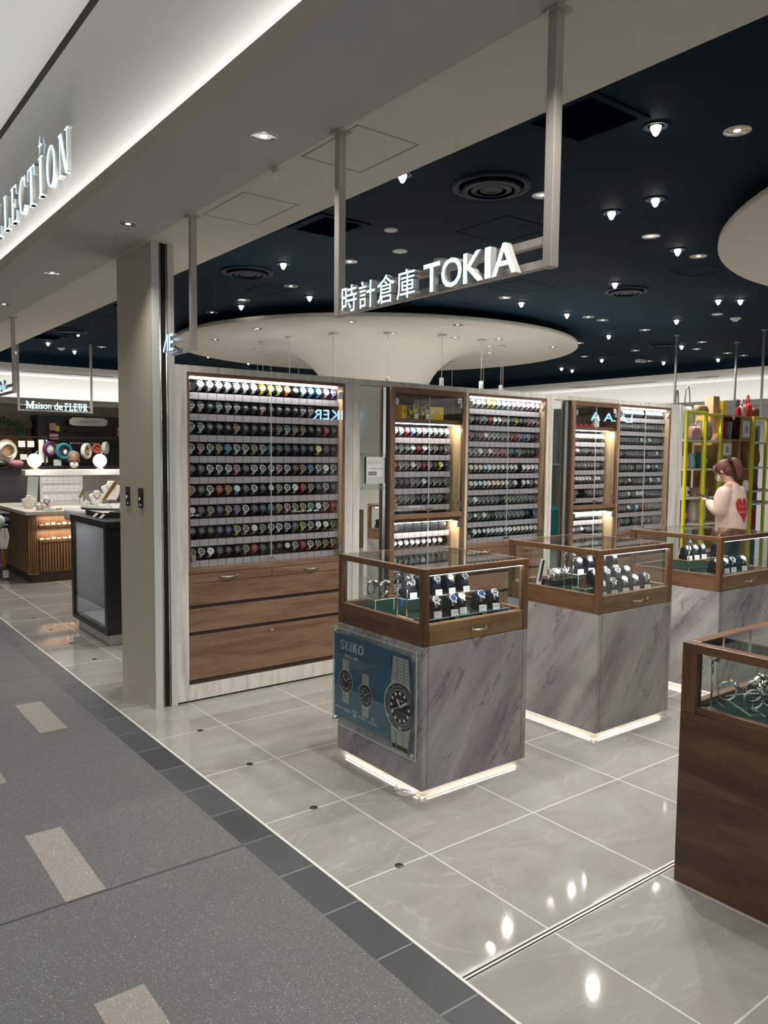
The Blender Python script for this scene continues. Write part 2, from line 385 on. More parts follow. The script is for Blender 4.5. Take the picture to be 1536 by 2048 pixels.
# ------------------------------------------------------------------ lettering
def text_polys(s, size=1.0, offset=0.0, extrude=0.0):
    cu = bpy.data.curves.new('t', 'FONT'); cu.body = s; cu.size = size; cu.offset = offset; cu.extrude = extrude
    cu.resolution_u = 3
    o = bpy.data.objects.new('t', cu); C.objects.link(o); bpy.context.view_layer.update()
    dg = bpy.context.evaluated_depsgraph_get(); me = bpy.data.meshes.new_from_object(o.evaluated_get(dg))
    vs = [v.co.copy() for v in me.vertices]; fs = [tuple(p.vertices) for p in me.polygons]; ns = [p.normal.z for p in me.polygons]
    bpy.data.objects.remove(o); bpy.data.curves.remove(cu); bpy.data.meshes.remove(me)
    return vs, fs, ns
def put_text(mb, s, o, u, v, n, width, height, m=0, ms=None, offset=0.0, depth=0.003):
    """text fitted to width x height with its lower left at o; u right, v up, n out of the face"""
    vs, fs, ns = text_polys(s, 1.0, offset, 0.05)
    x0, x1 = min(p.x for p in vs), max(p.x for p in vs); y0, y1 = min(p.y for p in vs), max(p.y for p in vs)
    o, u, v, n = map(Vector, (o, u, v, n)); w = width / (x1 - x0); h = height / (y1 - y0) if height else w
    P = [o + u * ((p.x - x0) * w) + v * ((p.y - y0) * h) + n * (depth * (p.z + 0.05) / 0.1) for p in vs]
    b = len(mb.v); mb.v += P
    for f, nz in zip(fs, ns):
        mb.f.append([b + i for i in f]); mb.m.append(m if nz > 0.5 or ms is None else ms); mb.sm.append(False)
def serif(ch, tk=0.20, tn=0.07, sf=0.10, w=0.62):
    """list of 2D polygons for a serif capital of height 1"""
    B = lambda x0, x1, y0, y1: [(x0, y0), (x1, y0), (x1, y1), (x0, y1)]
    P = []; st = lambda x: [B(x, x + tk, 0, 1), B(x - sf, x + tk + sf, 0, tn), B(x - sf, x + tk + sf, 1 - tn, 1)]
    if ch in 'LEF':
        P += st(sf)
        if ch in 'EL': P += [B(sf, w, 0, tn), [(w - tn * 1.1, 0), (w, 0), (w + .02, .27), (w - .03, .27)]]
        if ch in 'EF': P += [B(sf, w - .02, 1 - tn, 1), [(w - .05 - tn, 1), (w - .02, 1), (w, .74), (w - .05, .74)], B(sf, w - .16, .5 - tn / 2, .5 + tn / 2), B(w - .2, w - .14, .38, .62)]
    elif ch == 'I': P += st(sf); w = 2 * sf + tk
    elif ch == 'T': P += [B(w / 2 - tk / 2, w / 2 + tk / 2, 0, 1), B(w / 2 - tk / 2 - sf, w / 2 + tk / 2 + sf, 0, tn), B(0, w, 1 - tn, 1), B(0, .05, .72, 1), B(w - .05, w, .72, 1)]
    elif ch == 'N':
        w = .8; P += [B(.1, .1 + tn * 1.3, 0, 1), B(w - .1 - tn * 1.3, w - .1, 0, 1), [(.06, 1), (.06 + tk * 1.25, 1), (w - .1, 0), (w - .1 - tk * 1.05, 0)], B(0, .25, 0, tn), B(w - .28, w, 1 - tn, 1), B(0, .12, 1 - tn, 1)]
    elif ch == 'M':
        w = 1.0; P += [B(.08, .08 + tn * 1.3, 0, 1), B(w - .1 - tk, w - .1, 0, 1), [(.06, 1), (.06 + tk, 1), (w / 2 + .06, .1), (w / 2 - .06, .0)], [(w - .08, 1), (w - .1 - tk, 1), (w / 2 - .05, .0), (w / 2 + .06, .1)], B(0, .27, 0, tn), B(w - .38, w, 0, tn), B(w - .2, w, 1 - tn, 1), B(0, .2, 1 - tn, 1)]
    elif ch == 'K':
        w = .78; P += st(sf) + [[(sf + tk, .42), (sf + tk, .55), (w - .2, 1), (w - .06, 1)], [(.38, .56), (.52, .68), (w, 0), (w - .24, 0)], B(w - .36, w, 1 - tn, 1), B(w - .36, w + .03, 0, tn)]
    elif ch == 'U':
        w = .74; P += [B(.1, .1 + tk, .3, 1), B(w - .1 - tn * 1.2, w - .1, .3, 1), B(0, .1 + tk + .1, 1 - tn, 1), B(w - .3, w, 1 - tn, 1)]
        for i in range(10):
            a, b = PI + PI * i / 10, PI + PI * (i + 1) / 10; c = (.1 + w - .1) / 2; q = (w - .2) / 2
            P.append([(c + q * math.cos(a), .3 + .3 * math.sin(a)), (c + q * math.cos(b), .3 + .3 * math.sin(b)), (c + (q - tn) * math.cos(b), .3 + (.3 - tn) * math.sin(b)), (c + (q - tn) * math.cos(a), .3 + (.3 - tn) * math.sin(a))])
    elif ch == 'R':
        w = .76; P += st(sf) + [[(.3, .5), (.48, .5), (w, 0), (w - .22, 0)], B(sf, .45, 1 - tn, 1), B(sf, .45, .46, .46 + tn)]
        for i in range(10):
            a, b = -PI / 2 + PI * i / 10, -PI / 2 + PI * (i + 1) / 10; rx = .25; ry = .27
            P.append([(.42 + rx * math.cos(a), .73 + ry * math.sin(a)), (.42 + rx * math.cos(b), .73 + ry * math.sin(b)), (.42 + (rx - tk * .8) * math.cos(b), .73 + (ry - tn) * math.sin(b)), (.42 + (rx - tk * .8) * math.cos(a), .73 + (ry - tn) * math.sin(a))])
    elif ch in 'OC':
        w = .8 if ch == 'O' else .72; a0, a1 = (0, 2 * PI) if ch == 'O' else (.75, 2 * PI - .7); n = 28; q = .4
        for i in range(n):
            a, b = a0 + (a1 - a0) * i / n, a0 + (a1 - a0) * (i + 1) / n
            f = lambda t, rx, ry: (q + rx * math.cos(t), .5 + ry * math.sin(t))
            P.append([f(a, q, .5), f(b, q, .5), f(b, q - tk, .5 - tn), f(a, q - tk, .5 - tn)])
        if ch == 'C': P += [B(.64, .70, .68, .98)]
    elif ch == 'S':
        w = .62; pts = []
        for i in range(13): a = .35 + (PI * 1.5 - .35) * i / 12; pts.append((.31 + .23 * math.cos(a), .745 + .2 * math.sin(a)))
        for i in range(13): a = PI / 2 - (PI * 1.5 - .35) * i / 12; pts.append((.31 + .25 * math.cos(a), .275 + .22 * math.sin(a)))
        for i in range(len(pts) - 1):
            (x0, y0), (x1, y1) = pts[i], pts[i + 1]; L = math.hypot(x1 - x0, y1 - y0) or 1; nx, ny = -(y1 - y0) / L, (x1 - x0) / L
            mid = 1 - abs(i - 12) / 13; h = tn / 2 + (tk - tn) / 2 * max(0, mid)
            ex, ey = (x1 - x0) * .15, (y1 - y0) * .15
            P.append([(x0 - ex + nx * h, y0 - ey + ny * h), (x0 - ex - nx * h, y0 - ey - ny * h), (x1 + ex - nx * h, y1 + ey - ny * h), (x1 + ex + nx * h, y1 + ey + ny * h)])
        P += [B(.50, .56, .70, .98), B(.04, .10, .03, .32)]
    return P, w
def serif_word(mb, s, o, u, v, n, height, gap=0.10, m=0, ms=None, depth=0.003, width=None, **k):
    o, u, v, n = map(Vector, (o, u, v, n)); x = 0; items = []
    for ch in s:
        if ch == ' ': x += .4; continue
        P, w = serif(ch, **k); items.append((x, P)); x += w + gap
    tot = x - gap; sx = (width / tot) if width else height
    for x0, P in items:
        for p in P:
            ar = sum(p[i][0] * p[(i + 1) % len(p)][1] - p[(i + 1) % len(p)][0] * p[i][1] for i in range(len(p)))
            if ar < 0: p = p[::-1]
            mb.prism(p, o + u * (x0 * sx), u * sx, v * height, n * depth, m, ms)
    return tot * sx

# ================================================================== THE SETTING
struct(MB().box(1.556, 15, -9, 15, -0.05, 0).build('floor', M['tile']))
struct(MB().box(-7, 1.40, -9, 16, -0.05, -0.0005).build('floor', M['granite']))
struct(MB().box(1.40, 1.545, -9, 15, -0.05, 0).build('trim_1', M['band']))
struct(MB().box(1.545, 1.556, -9, 15, -0.05, 0.0015).build('trim_2', plain('pale_edge_strip', (0.66, 0.65, 0.62), 0.4)))
g = MB(); g.box(1.556, 9, 1.6005, 1.6065, -0.01, 0.0012); g.box(1.556, 9, 1.6145, 1.6205, -0.01, 0.0012)
struct(g.build('trim_3', M['slot']))
g = MB(); g.box(1.556, 9, 1.5975, 1.6004, -0.01, 0.001); g.box(1.556, 9, 1.6066, 1.6144, -0.01, 0.001); g.box(1.556, 9, 1.6206, 1.6235, -0.01, 0.001)
struct(g.build('trim_4', plain('pale_steel_channel_edge', (0.60, 0.59, 0.56), 0.35, 0.3)))
for i, (x0, x1, y0, y1) in enumerate([(1.07, 1.22, 4.50, 5.09), (0.72, 0.86, 2.73, 3.31), (0.64, 0.785, 1.57, 2.16), (0.63, 0.78, 3.91, 4.50), (1.0, 1.15, 0.4, 1.0)]):
    struct(MB().box(x0, x1, y0, y1, -0.01, 0.0008).build('trim_%d' % (5 + i), M['inlay']))
# ceilings
YA, YB = -9, 15
struct(MB().box(1.24, 1.715, YA, YB, 2.78, 2.86).build('ceiling', M['soffit']))  # same ceiling as the cream half; the grey holds its shade
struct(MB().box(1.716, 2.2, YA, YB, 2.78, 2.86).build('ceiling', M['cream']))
struct(MB().box(2.2, 2.204, YA, 12.0, 2.781, 2.94).build('ceiling', M['navy']))
struct(MB().box(2.2, 10.5, YA, 12.0, 2.90, 2.96).build('ceiling', M['navy']))
g = MB(); g.box(10.5, 12.4, YA, 15, 2.78, 2.9); g.box(2.2, 10.5, 12.0, 15, 2.78, 2.9)
struct(g.build('ceiling', M['white']))
g = MB(); g.box(10.49, 10.5, YA, 12.0, 2.781, 2.92); g.box(2.204, 10.49, 11.99, 12.0, 2.781, 2.92)
struct(g.build('trim_11', M['navy']))
# fascia over the shop front: lit lip, upper wall, dark reveal, mall ceiling
struct(MB().box(1.225, 1.24, YA, YB, 2.78, 2.852).build('trim_12', M['lip']))
struct(MB().box(1.36, 1.46, YA, YB, 2.86, 3.84).build('wall_fascia', M['white']))
struct(MB().box(1.3615, 1.46, YA, YB, 3.84, 3.98).build('trim_13', M['reveal']))
struct(MB().box(-7, 1.36, YA, YB, 3.905, 3.98).build('ceiling', M['white']))
# far walls and their cove ledges
struct(MB().box(12.2, 12.4, YA, 15, 0, 2.78).build('wall_right', M['white']))
struct(MB().box(1.9, 12.4, 14.0, 14.2, 0, 2.78).build('wall_left', M['white']))
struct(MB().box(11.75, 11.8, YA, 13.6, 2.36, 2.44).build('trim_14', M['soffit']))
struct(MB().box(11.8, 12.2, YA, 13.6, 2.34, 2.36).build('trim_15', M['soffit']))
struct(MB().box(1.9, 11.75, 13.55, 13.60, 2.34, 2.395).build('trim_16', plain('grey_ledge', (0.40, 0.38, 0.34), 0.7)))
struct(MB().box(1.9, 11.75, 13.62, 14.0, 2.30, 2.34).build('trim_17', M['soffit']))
struct(MB().box(1.9, 11.75, 13.62, 13.68, 0, 2.30).build('wall_left', plain('taupe_wall', (0.27, 0.24, 0.20), 0.7)))
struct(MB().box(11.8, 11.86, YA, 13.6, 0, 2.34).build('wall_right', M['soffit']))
struct(MB().box(1.5, 12.4, -9.1, -9.0, 0, 2.9).build('wall_front', M['cream']))
# a mall wall on the far side of the corridor
struct(MB().box(-7.1, -7.0, YA, YB, 0, 3.98).build('wall_corridor', M['cream']))
struct(MB().box(-7.1, 1.95, 15, 15.1, 0, 3.98).build('wall_added_end', M['cream']))  # unseen wall added to keep the bright world out of glass reflections

# beige pillar with steel jamb and shutter slot
struct(MB().box(1.742, 1.87, 4.545, 5.11, 0, 2.78).build('wall_pillar', M['pillar']))
g = MB(); g.box(1.742, 1.789, 4.52, 4.545, 0, 2.78); struct(g.build('trim_18', M['jamb']))
g = MB(); g.box(1.842, 1.880, 4.52, 4.548, 0, 2.78); struct(g.build('trim_19', M['jamb']))
struct(MB().box(1.800, 1.828, 4.530, 4.545, 0, 2.78).build('trim_20', M['slot']))
g = MB(); g.cyl((1.7965, 4.528, 0), (1.7965, 4.528, 2.78), 0.0075, n=14); g.cyl((1.8345, 4.528, 0), (1.8345, 4.528, 2.78), 0.0075, n=14)
struct(g.build('trim_21', M['steel']))
for i, (y0, y1) in enumerate([(4.906, 4.992), (4.676, 4.769)]):
    t = thing('wall_switch', ['narrow black key switch plate on the beige pillar, the right-hand one nearer the steel slot', ''][0] if i else 'narrow black key switch plate on the beige pillar, the left-hand one', 'switch', (1.742, (y0 + y1) / 2, 1.216))
    bevel(MB().box(1.735, 1.742, y0 + .01, y1 - .01, 1.216, 1.336).build('plate', M['black'], t), 0.002)
    MB().box(1.7335, 1.735, y0 + .02, y1 - .02, 1.30, 1.325).build('sticker', plain('brown_sticker', (0.12, 0.05, 0.03), 0.5), t)
    MB().box(1.7335, 1.735, y0 + .03, y1 - .03, 1.226, 1.238).build('sticker', M['card'], t)
    k = MB(); k.cyl((1.735, (y0 + y1) / 2, 1.272), (1.729, (y0 + y1) / 2, 1.272), 0.012); k.box(1.728, 1.7292, (y0 + y1) / 2 - .002, (y0 + y1) / 2 + .002, 1.264, 1.28)
    k.build('key_lock', M['chrome'], t)
# tiny screws on the jamb
g = MB()
for z in (0.25, 0.65, 1.05, 1.45, 1.85, 2.25, 2.6):
    for x in (1.778, 1.852): g.cyl((x, 4.5185, z), (x, 4.52, z), 0.002, n=8)
struct(g.build('trim_22', M['steel']))

# floating round ceiling discs with the trumpet column
def disc(cx, cy, r, ox=0.0, oy=0.0, k=1.0):
    m = MB(); m.lathe([(r - .35, 2.90), (r - .35, 2.82)], (cx, cy, 0), 96)
    struct(m.build('ceiling', M['navyhole']))
    m = MB(); m.lathe([(0.0, 2.822), (r - .004, 2.822), (r, 2.818), (r, 2.786), (r - .004, 2.782), (1.6, 2.78)], (cx, cy, 0), 96)
    struct(m.build('ceiling', M['cream'])); m = MB(); m.lathe([(1.7, 2.781), (1.30, 2.779), (1.13, 2.766), (1.0, 2.735), (0.88, 2.675), (0.785, 2.60), (0.70, 2.50), (0.63, 2.38), (0.585, 2.2), (0.56 * k, 1.9), (0.55 * k, 0.0)], (cx + ox, cy + oy, 0), 96)
    return struct(m.build('ceiling', M['cream']))
disc(5.66, 7.56, 2.34); disc(5.58, 0.52, 2.34, .60, 0.05, 1.15)

# access panels in the ceilings, drawn by their thin shadow gaps
def hatch(x0, x1, y0, y1, z, mat):
    m = MB(); t = .006
    for a in ((x0, x1, y0, y0 + t), (x0, x1, y1 - t, y1), (x0, x0 + t, y0, y1), (x1 - t, x1, y0, y1)): m.box(a[0], a[1], a[2], a[3], z - .001, z + .01)
    return struct(m.build('trim_23', mat))
for a in ((3.27, 3.66, 3.15, 3.58), (4.52, 4.92, 4.2, 4.56), (3.1, 3.36, 5.62, 5.95), (5.14, 5.42, 3.06, 3.33), (8.36, 8.78, 6.33, 6.66), (5.02, 5.3, 2.6, 2.9), (2.62, 2.95, 7.6, 8.0), (6.6, 7.0, 3.0, 3.3)):
    hatch(*a, 2.90, M['navyhole'])
for a in ((1.76, 2.06, 3.4, 3.85), (1.74, 2.04, 2.45, 2.85)): hatch(*a, 2.78, plain('grey_shadow_gap', (0.33, 0.31, 0.28), 0.8, var=0))

# ------------------------------------------------------------------ air vents
def slot_vent(x0, x1, y0, y1, lab):
    t = thing('ceiling_vent', lab, 'vent', ((x0 + x1) / 2, (y0 + y1) / 2, 2.885), 'square air returns in the navy ceiling')
    bevel(MB().box(x0 - .05, x1 + .05, y0 - .03, y1 + .03, 2.890, 2.899).build('frame', M['navy'], t), .003)
    m = MB(); n = 14
    for i in range(n): m.obox(((x0 + x1) / 2, y0 + (y1 - y0) * (i + .5) / n, 2.8865), x1 - x0, .004, .004, Matrix.Rotation(.6, 3, 'X'))
    m.build('louvre', M['navyhole'], t)
    MB().box(x0, x1, y0, y1, 2.8872, 2.8897).build('backing', M['navyhole'], t)
slot_vent(2.43, 2.72, 1.93, 2.22, 'square dark navy air return behind the right steel post of the hanging sign')
slot_vent(2.48, 2.73, 3.80, 4.11, 'square dark navy air return left of the left steel post of the hanging sign')
slot_vent(2.45, 2.72, 6.9, 7.3, 'square dark navy air return seen in the strip just left of the beige pillar')
slot_vent(2.35, 2.65, 9.7, 10.0, 'square dark navy air return over the jewellery shop, farther from the beige pillar')
def diffuser(x, y, r, lab):
    t = thing('round_diffuser', lab, 'vent', (x, y, 2.87), 'round air diffusers in the navy ceiling')
    MB().lathe([(r, 2.899), (r, 2.888), (r * .86, 2.886), (r * .82, 2.899)], (x, y, 0), 48).build('rim', M['navytrim'], t)
    for a, b in ((.74, .60), (.52, .38), (.30, .0)):
        MB().lathe([(r * a, 2.878), (r * a, 2.884), (r * (a + b) / 2, 2.89), (max(r * b, .001), 2.872 if b else 2.868), (max(r * b, .001), 2.868 if b else 2.866), (r * a, 2.874)], (x, y, 0), 48).build('cone', M['navytrim'], t)
    MB().lathe([(.001, 2.8975), (r * .84, 2.8975)], (x, y, 0), 40).build('throat', M['navyhole'], t)
diffuser(2.85, 2.86, .195, 'large round navy air diffuser above the lit letters of the hanging sign')
diffuser(2.79, 5.33, .19, 'round navy air diffuser left of the hanging sign, above the white disc ceiling')
diffuser(5.47, 3.93, .17, 'round navy air diffuser with a lamp beside it, right of the white disc')
diffuser(8.45, 5.52, .19, 'round navy air diffuser over the wooden shelves at the right')
diffuser(2.61, 9.2, .20, 'round navy air diffuser over the jewellery shop left of the pillar')
diffuser(6.05, 11.2, .2, 'round navy air diffuser seen under the white disc above the nearest cabinet')

# ------------------------------------------------------------------ lamps in the ceilings
SPOTS = [(2.86, 1.94), (3.66, 2.47), (3.67, 2.75), (4.65, 2.96), (5.18, 3.83), (5.96, 4.94), (5.21, 4.83), (2.41, 3.02), (2.87, 4.94), (3.64, 5.82), (3.38, 6.58), (6.4, 3.67), (6.54, 3.55), (7.03, 4.46), (7.37, 5.51), (8.72, 5.45), (9.13, 6.93), (9.57, 8.01), (9.91, 8.08), (10.01, 6.53), (10.24, 5.84), (4.74, 10.22), (5.56, 10.6), (2.68, 10.41), (2.73, 9.33), (3.18, 11.04), (2.59, 11.65)]
DOWNS = [(3.16, 1.76), (3.16, 2.8), (4.25, 2.89), (4.91, 2.97), (3.2, 4.59), (4.94, 4.77), (3.3, 5.56), (3.28, 6.33), (3.33, 7.09), (6.24, 4.91), (6.49, 4.93), (7.33, 5.02), (7.6, 6.1), (8.66, 6.06), (8.59, 5.11), (9.1, 5.48), (8.68, 6.88), (9.76, 6.6), (9.74, 5.43), (10.13, 5.42), (3.33, 10.38)]
def px(p):
    q = R @ (Vector(p) - Vector((0, 0, 1.565))); return 768 + 1564.25 * q.x / -q.z
def make_spot():
    t = thing('spotlight', '', 'lamp', (0, 0, 0), 'bright adjustable spotlights in the navy ceiling')
    MB().lathe([(.052, 0.0), (.052, -.006), (.040, -.006), (.038, 0.0)], n=24).build('trim_ring', M['navytrim'], t, True)
    MB().lathe([(.038, -.002), (.032, .0), (.001, .0)], n=24).build('housing', M['black'], t, True)
    MB().lathe([(.001, -.042), (.010, -.036), (.020, -.014), (.022, -.004), (.001, -.002)], n=16).build('bulb', M['bulb'], t, True)
    return t
sp0 = make_spot(); first = True
for k, (x, y) in enumerate(sorted(SPOTS, key=lambda p: px((p[0], p[1], 2.9)))):
    lab = '%s bright spotlight in the navy ceiling, counted from the left of the photo' % ORD[k + 1]
    if first: o = sp0; o.location = (x, y, 2.90); o['label'] = lab; first = False
    else: o = dup(sp0, (x, y, 2.90), label=lab)
    o['_o'] = (x, y, 2.9)
for (x, y) in SPOTS:
    light('SPOT', None, (x, y, 2.845), P_SPOT * (1.0 if x < 7.6 and y < 9 else 1.25), 'spotlight_beam', (1, 0.955, 0.89), spot_size=2.35, spot_blend=0.9, shadow_soft_size=0.012)
def make_down(r=.05):
    t = thing('downlight', '', 'lamp', (0, 0, 0), 'recessed chrome downlights')
    MB().lathe([(r + .007, 0.001), (r + .007, -.003), (r, -.003), (r, 0.001)], n=28).build('trim_ring', M['white'], t, True)
    MB().lathe([(r, -.0025), (r * .8, .0), (r * .55, -.0008), (r * .28, -.0004)], n=28).build('reflector', M['reflector'], t, True)
    MB().lathe([(r * .3, -.002), (.001, -.002)], n=16).build('lens', M['bulbdim'], t, True)
    return t
dn0 = make_down(.048); allD = [(x, y, 2.9) for x, y in DOWNS]; first = True
for k, p in enumerate(sorted(allD, key=px)):
    lab = '%s recessed chrome downlight in the navy ceiling, counted from the left of the photo' % ORD[k + 1]
    if first: o = dn0; o.location = p; o['label'] = lab; first = False
    else: o = dup(dn0, p, label=lab)
dd = [(4.25, 6.06), (5.11, 5.54), (6.05, 5.92), (6.95, 5.95), (3.77, 6.99), (3.78, 7.97), (4.97, 6.36), (5.63, 6.14), (6.39, 6.39), (6.8, 6.8)]
for k, p in enumerate(sorted([(x, y, 2.7805) for x, y in dd], key=px)):
    dup(dn0, p, label='%s recessed downlight in the white disc ceiling, counted from the left' % ORD[k + 1], group='downlights in the white disc')
mm = [(1.52, 1.27, 2.78), (1.52, 2.765, 2.78), (1.52, 4.263, 2.78), (1.52, 5.76, 2.78), (1.52, 7.24, 2.78)]
for k, p in enumerate(sorted(mm, key=px)[:4]):
    dup(dn0, p, label='%s recessed downlight in the grey soffit along the shop front, counted from the left' % ORD[k + 1], group='downlights in the grey soffit')
for p in allD:
  if p[:2] != (3.33, 7.09): light('SPOT', None, (p[0], p[1], p[2] - .02), P_DOWN, 'downlight_beam', (1, 0.95, 0.88), spot_size=2.5, spot_blend=1.0, shadow_soft_size=0.012)
for x, y in dd[:8]: light('SPOT', None, (x, y, 2.76), P_DOWN * .45, 'downlight_beam', (1, 0.94, 0.86), spot_size=2.2, spot_blend=1.0, shadow_soft_size=0.012)
for p in mm + [(1.52, -.24, 2.78), (1.52, -1.7, 2.78)]: light('SPOT', None, (p[0], p[1], 2.765), P_DOWN * .75 * P_MALL, 'downlight_beam', (1, 0.96, 0.9), spot_size=2.0, spot_blend=1.0, shadow_soft_size=0.012)
for x in (-.9, -3.2):
    for y in (-3, 0.8, 2.9, 5.6, 9): light('SPOT', None, (x, y, 3.88), 60 * P_MALL, 'corridor_fill_beam', (0.93, 0.96, 1), spot_size=1.9, spot_blend=1.0, shadow_soft_size=0.08)  # unseen lamps without fixtures, added to brighten the corridor side
for x, y in ((4.4, -1.5), (7.5, -1.8), (9.2, 0.5), (8.3, 2.6), (4.2, -4.5), (8, -5)): light('SPOT', None, (x, y, 2.86), P_SPOT * 1.2, 'spotlight_beam', (1, 0.955, 0.89), spot_size=2.5, spot_blend=0.9, shadow_soft_size=0.05)
# cove lighting: real strips hidden behind the lips
light('AREA', None, (1.29, 3.4, 2.865), 34 * P_COVE, 'cove_strip_light', (1, 0.985, 0.95), rot=(PI, 0, 0), shape='RECTANGLE', size=0.03, size_y=12)
light('AREA', None, (12.0, 2.5, 2.38), 38 * P_COVE, 'cove_strip_light', (1, 0.98, 0.95), rot=(PI, 0, 0), shape='RECTANGLE', size=0.12, size_y=21)
light('AREA', None, (6.8, 13.82, 2.36), 24 * P_COVE, 'cove_strip_light', (1, 0.98, 0.95), rot=(PI, 0, 0), shape='RECTANGLE', size=9.5, size_y=0.12)
# speakers, detectors and a boxed emergency lamp on the navy ceiling
for (x, y, r, lab) in ((2.94, 3.79, .042, 'small white disc cover on the navy ceiling, upper of two near the left sign post'), (3.29, 4.14, .05, 'larger plain white disc cover on the navy ceiling, just above the lit Japanese characters'), (7.02, 4.03, .05, 'white disc cover on the navy ceiling at the far right under two spotlights')):
    tag(bevel(MB().lathe([(.001, 2.894), (r * .9, 2.893), (r, 2.897), (r, 2.9)], (x, y, 0), 28).build('ceiling_cover', M['white']), .001), lab, 'ceiling cover', 'white disc covers')
for (x, y, lab) in ((3.65, 4.14, 'small white smoke detector on the navy ceiling behind the lit letters'), (7.35, 4.03, 'small white smoke detector on the navy ceiling at the far right'), (2.95, 10.84, 'small white smoke detector over the jewellery shop left of the pillar')):
    t = thing('smoke_detector', lab, 'smoke detector', (x, y, 2.86), 'smoke detectors')
    MB().lathe([(.001, 2.885), (.045, 2.885), (.05, 2.892), (.05, 2.9)], (x, y, 0), 24).build('base', M['white'], t)
    MB().lathe([(.001, 2.868), (.02, 2.868), (.026, 2.873), (.028, 2.885)], (x, y, 0), 20).build('chamber', M['white'], t)
t = thing('emergency_light', 'small white boxed sensor unit on the navy ceiling above the far cabinets', 'ceiling unit', (9.52, 6.57, 2.85))
bevel(MB().box(9.44, 9.60, 6.53, 6.61, 2.86, 2.9).build('body', M['white'], t), .006); MB().lathe([(.001, 2.845), (.02, 2.85), (.025, 2.86)], (9.52, 6.57, 0), 16).build('sensor', M['black'], t)
# soffit spot by the shop front
t = thing('sensor_spot', 'tiny tilted white lamp at the edge of the grey soffit, left of the sign', 'lamp', (1.74, 3.05, 2.75))
MB().cyl((1.74, 3.05, 2.78), (1.74, 3.05, 2.765), .02).build('base', M['white'], t); MB().cyl((1.74, 3.05, 2.77), (1.725, 3.03, 2.745), .014, .018).build('head', M['chrome'], t)
for (x, y, a, lab) in ((11.35, 9.1, 0, 'thin rectangular outline grille in the far white ceiling above the cabinets'), (11.3, 6.6, 0, 'thin rectangular outline grille in the far white ceiling above the yellow shelves')):
    m = MB(); s = .16
    for q in ((-s, s, -.06, -.052), (-s, s, .052, .06), (-s, -s + .008, -.06, .06), (s - .008, s, -.06, .06), (-.01, .01, -.06, .06)): m.box(x + q[2], x + q[3], y + q[0], y + q[1], 2.774, 2.781)
    tag(m.build('ceiling_grille', M['greyink']), lab, 'vent')
for (x0, x1, y0, y1, lab) in ((3.0, 4.4, 13.1, 13.16, 'long thin air slot in the white ceiling over the jewellery shop'), (11.4, 11.46, 7.6, 9.2, 'long thin air slot in the far white ceiling right of the disc')):
    tag(MB().box(x0, x1, y0, y1, 2.772, 2.782).build('slot_diffuser', M['greyink']), lab, 'vent')

# ------------------------------------------------------------------ pendants ringed round the column
def make_pendant(z):
    t = thing('pendant_lamp', '', 'pendant lamp', (0, 0, 0), 'slim pendant lamps hanging around the column')
    MB().lathe([(.001, -.022), (.042, -.022), (.045, -.018), (.045, 0), (.001, 0)], n=24).build('canopy', M['white'], t, True)
    MB().cyl((0, 0, -.02), (0, 0, z - 2.78 + .1), .0028, n=8).build('cord', M['white'], t, True)
    sh = MB(); sh.lathe([(.001, z - 2.78 + .105), (.022, z - 2.78 + .10), (.022, z - 2.78 + .012), (.018, z - 2.78 + .01), (.001, z - 2.78 + .012)], n=20); sh.build('lamp_shade', M['white'], t, True)
    MB().lathe([(.001, z - 2.78), (.014, z - 2.78 + .002), (.017, z - 2.78 + .012), (.001, z - 2.78 + .014)], n=16).build('bulb', M['bulb'], t, True)
    return t
pen0 = None; PEN = [(4.503, 6.744), (4.888, 6.332), (5.394, 6.078), (5.942, 6.063), (6.449, 6.264), (4.27, 7.794), (4.294, 7.261), (4.486, 8.322), (4.899, 8.738), (5.449, 8.983), (7.076, 7.765), (6.85, 6.62), (7.05, 7.15)]
for k, (x, y) in enumerate(sorted(PEN, key=lambda p: px((p[0], p[1], 2.78)))):
    lab = '%s slim white pendant lamp hanging from the white disc, counted from the left' % ORD[k + 1]
    if pen0 is None: pen0 = make_pendant(2.24); pen0.location = (x, y, 2.78); pen0['label'] = lab
    else: dup(pen0, (x, y, 2.78), label=lab)
for x, y in PEN[:6]: light('POINT', None, (x, y, 2.225), 3, 'pendant_glow', (1, .93, .82), shadow_soft_size=.02)

# ------------------------------------------------------------------ hanging signs along the shop front
def sign_frame(t, y0, y1, x=1.73, post=.032):
    for y in (y0, y1):
        bevel(MB().box(x - post / 2, x + post / 2, y - post / 2, y + post / 2, 2.088, 2.775).build('post', M['post'], t), .002)
        MB().box(x - .03, x + .03, y - .03, y + .03, 2.772, 2.7795).build('mounting_plate', M['post'], t)
    for z in (2.166, 2.102):
        MB().box(x - .012, x + .012, y0 + post / 2, y1 - post / 2, z - .011, z + .011).build('crossbar', M['post'], t)
U, V, N = (0, -1, 0), (0, 0, 1), (-1, 0, 0)
t = thing('hanging_sign', 'lit hanging shop sign reading the Japanese name and TOKIA on two steel posts', 'sign', (1.73, 2.02, 2.08))
sign_frame(t, 1.498, 2.548)
y = 2.452
for ch in '時計倉庫':
    m = MB(); put_text(m, ch, (1.70, y, 2.082), U, V, N, .096, .097, 0, 1, .004, .026); m.build('letter', [M['sign'], M['signside']], t)
    y -= .110
y = 1.985
for ch, w in zip('TOKIA', (.080, .094, .086, .024, .094)):
    m = MB(); put_text(m, ch, (1.70, y, 2.084), U, V, N, w, .091, 0, 1, .010, .024); m.build('letter', [M['sign'], M['signside']], t)
    y -= w + .007
t = thing('hanging_sign', 'short hanging sign with blue lit letters on one post, right beside the pillar', 'sign', (1.73, 4.05, 2.08))
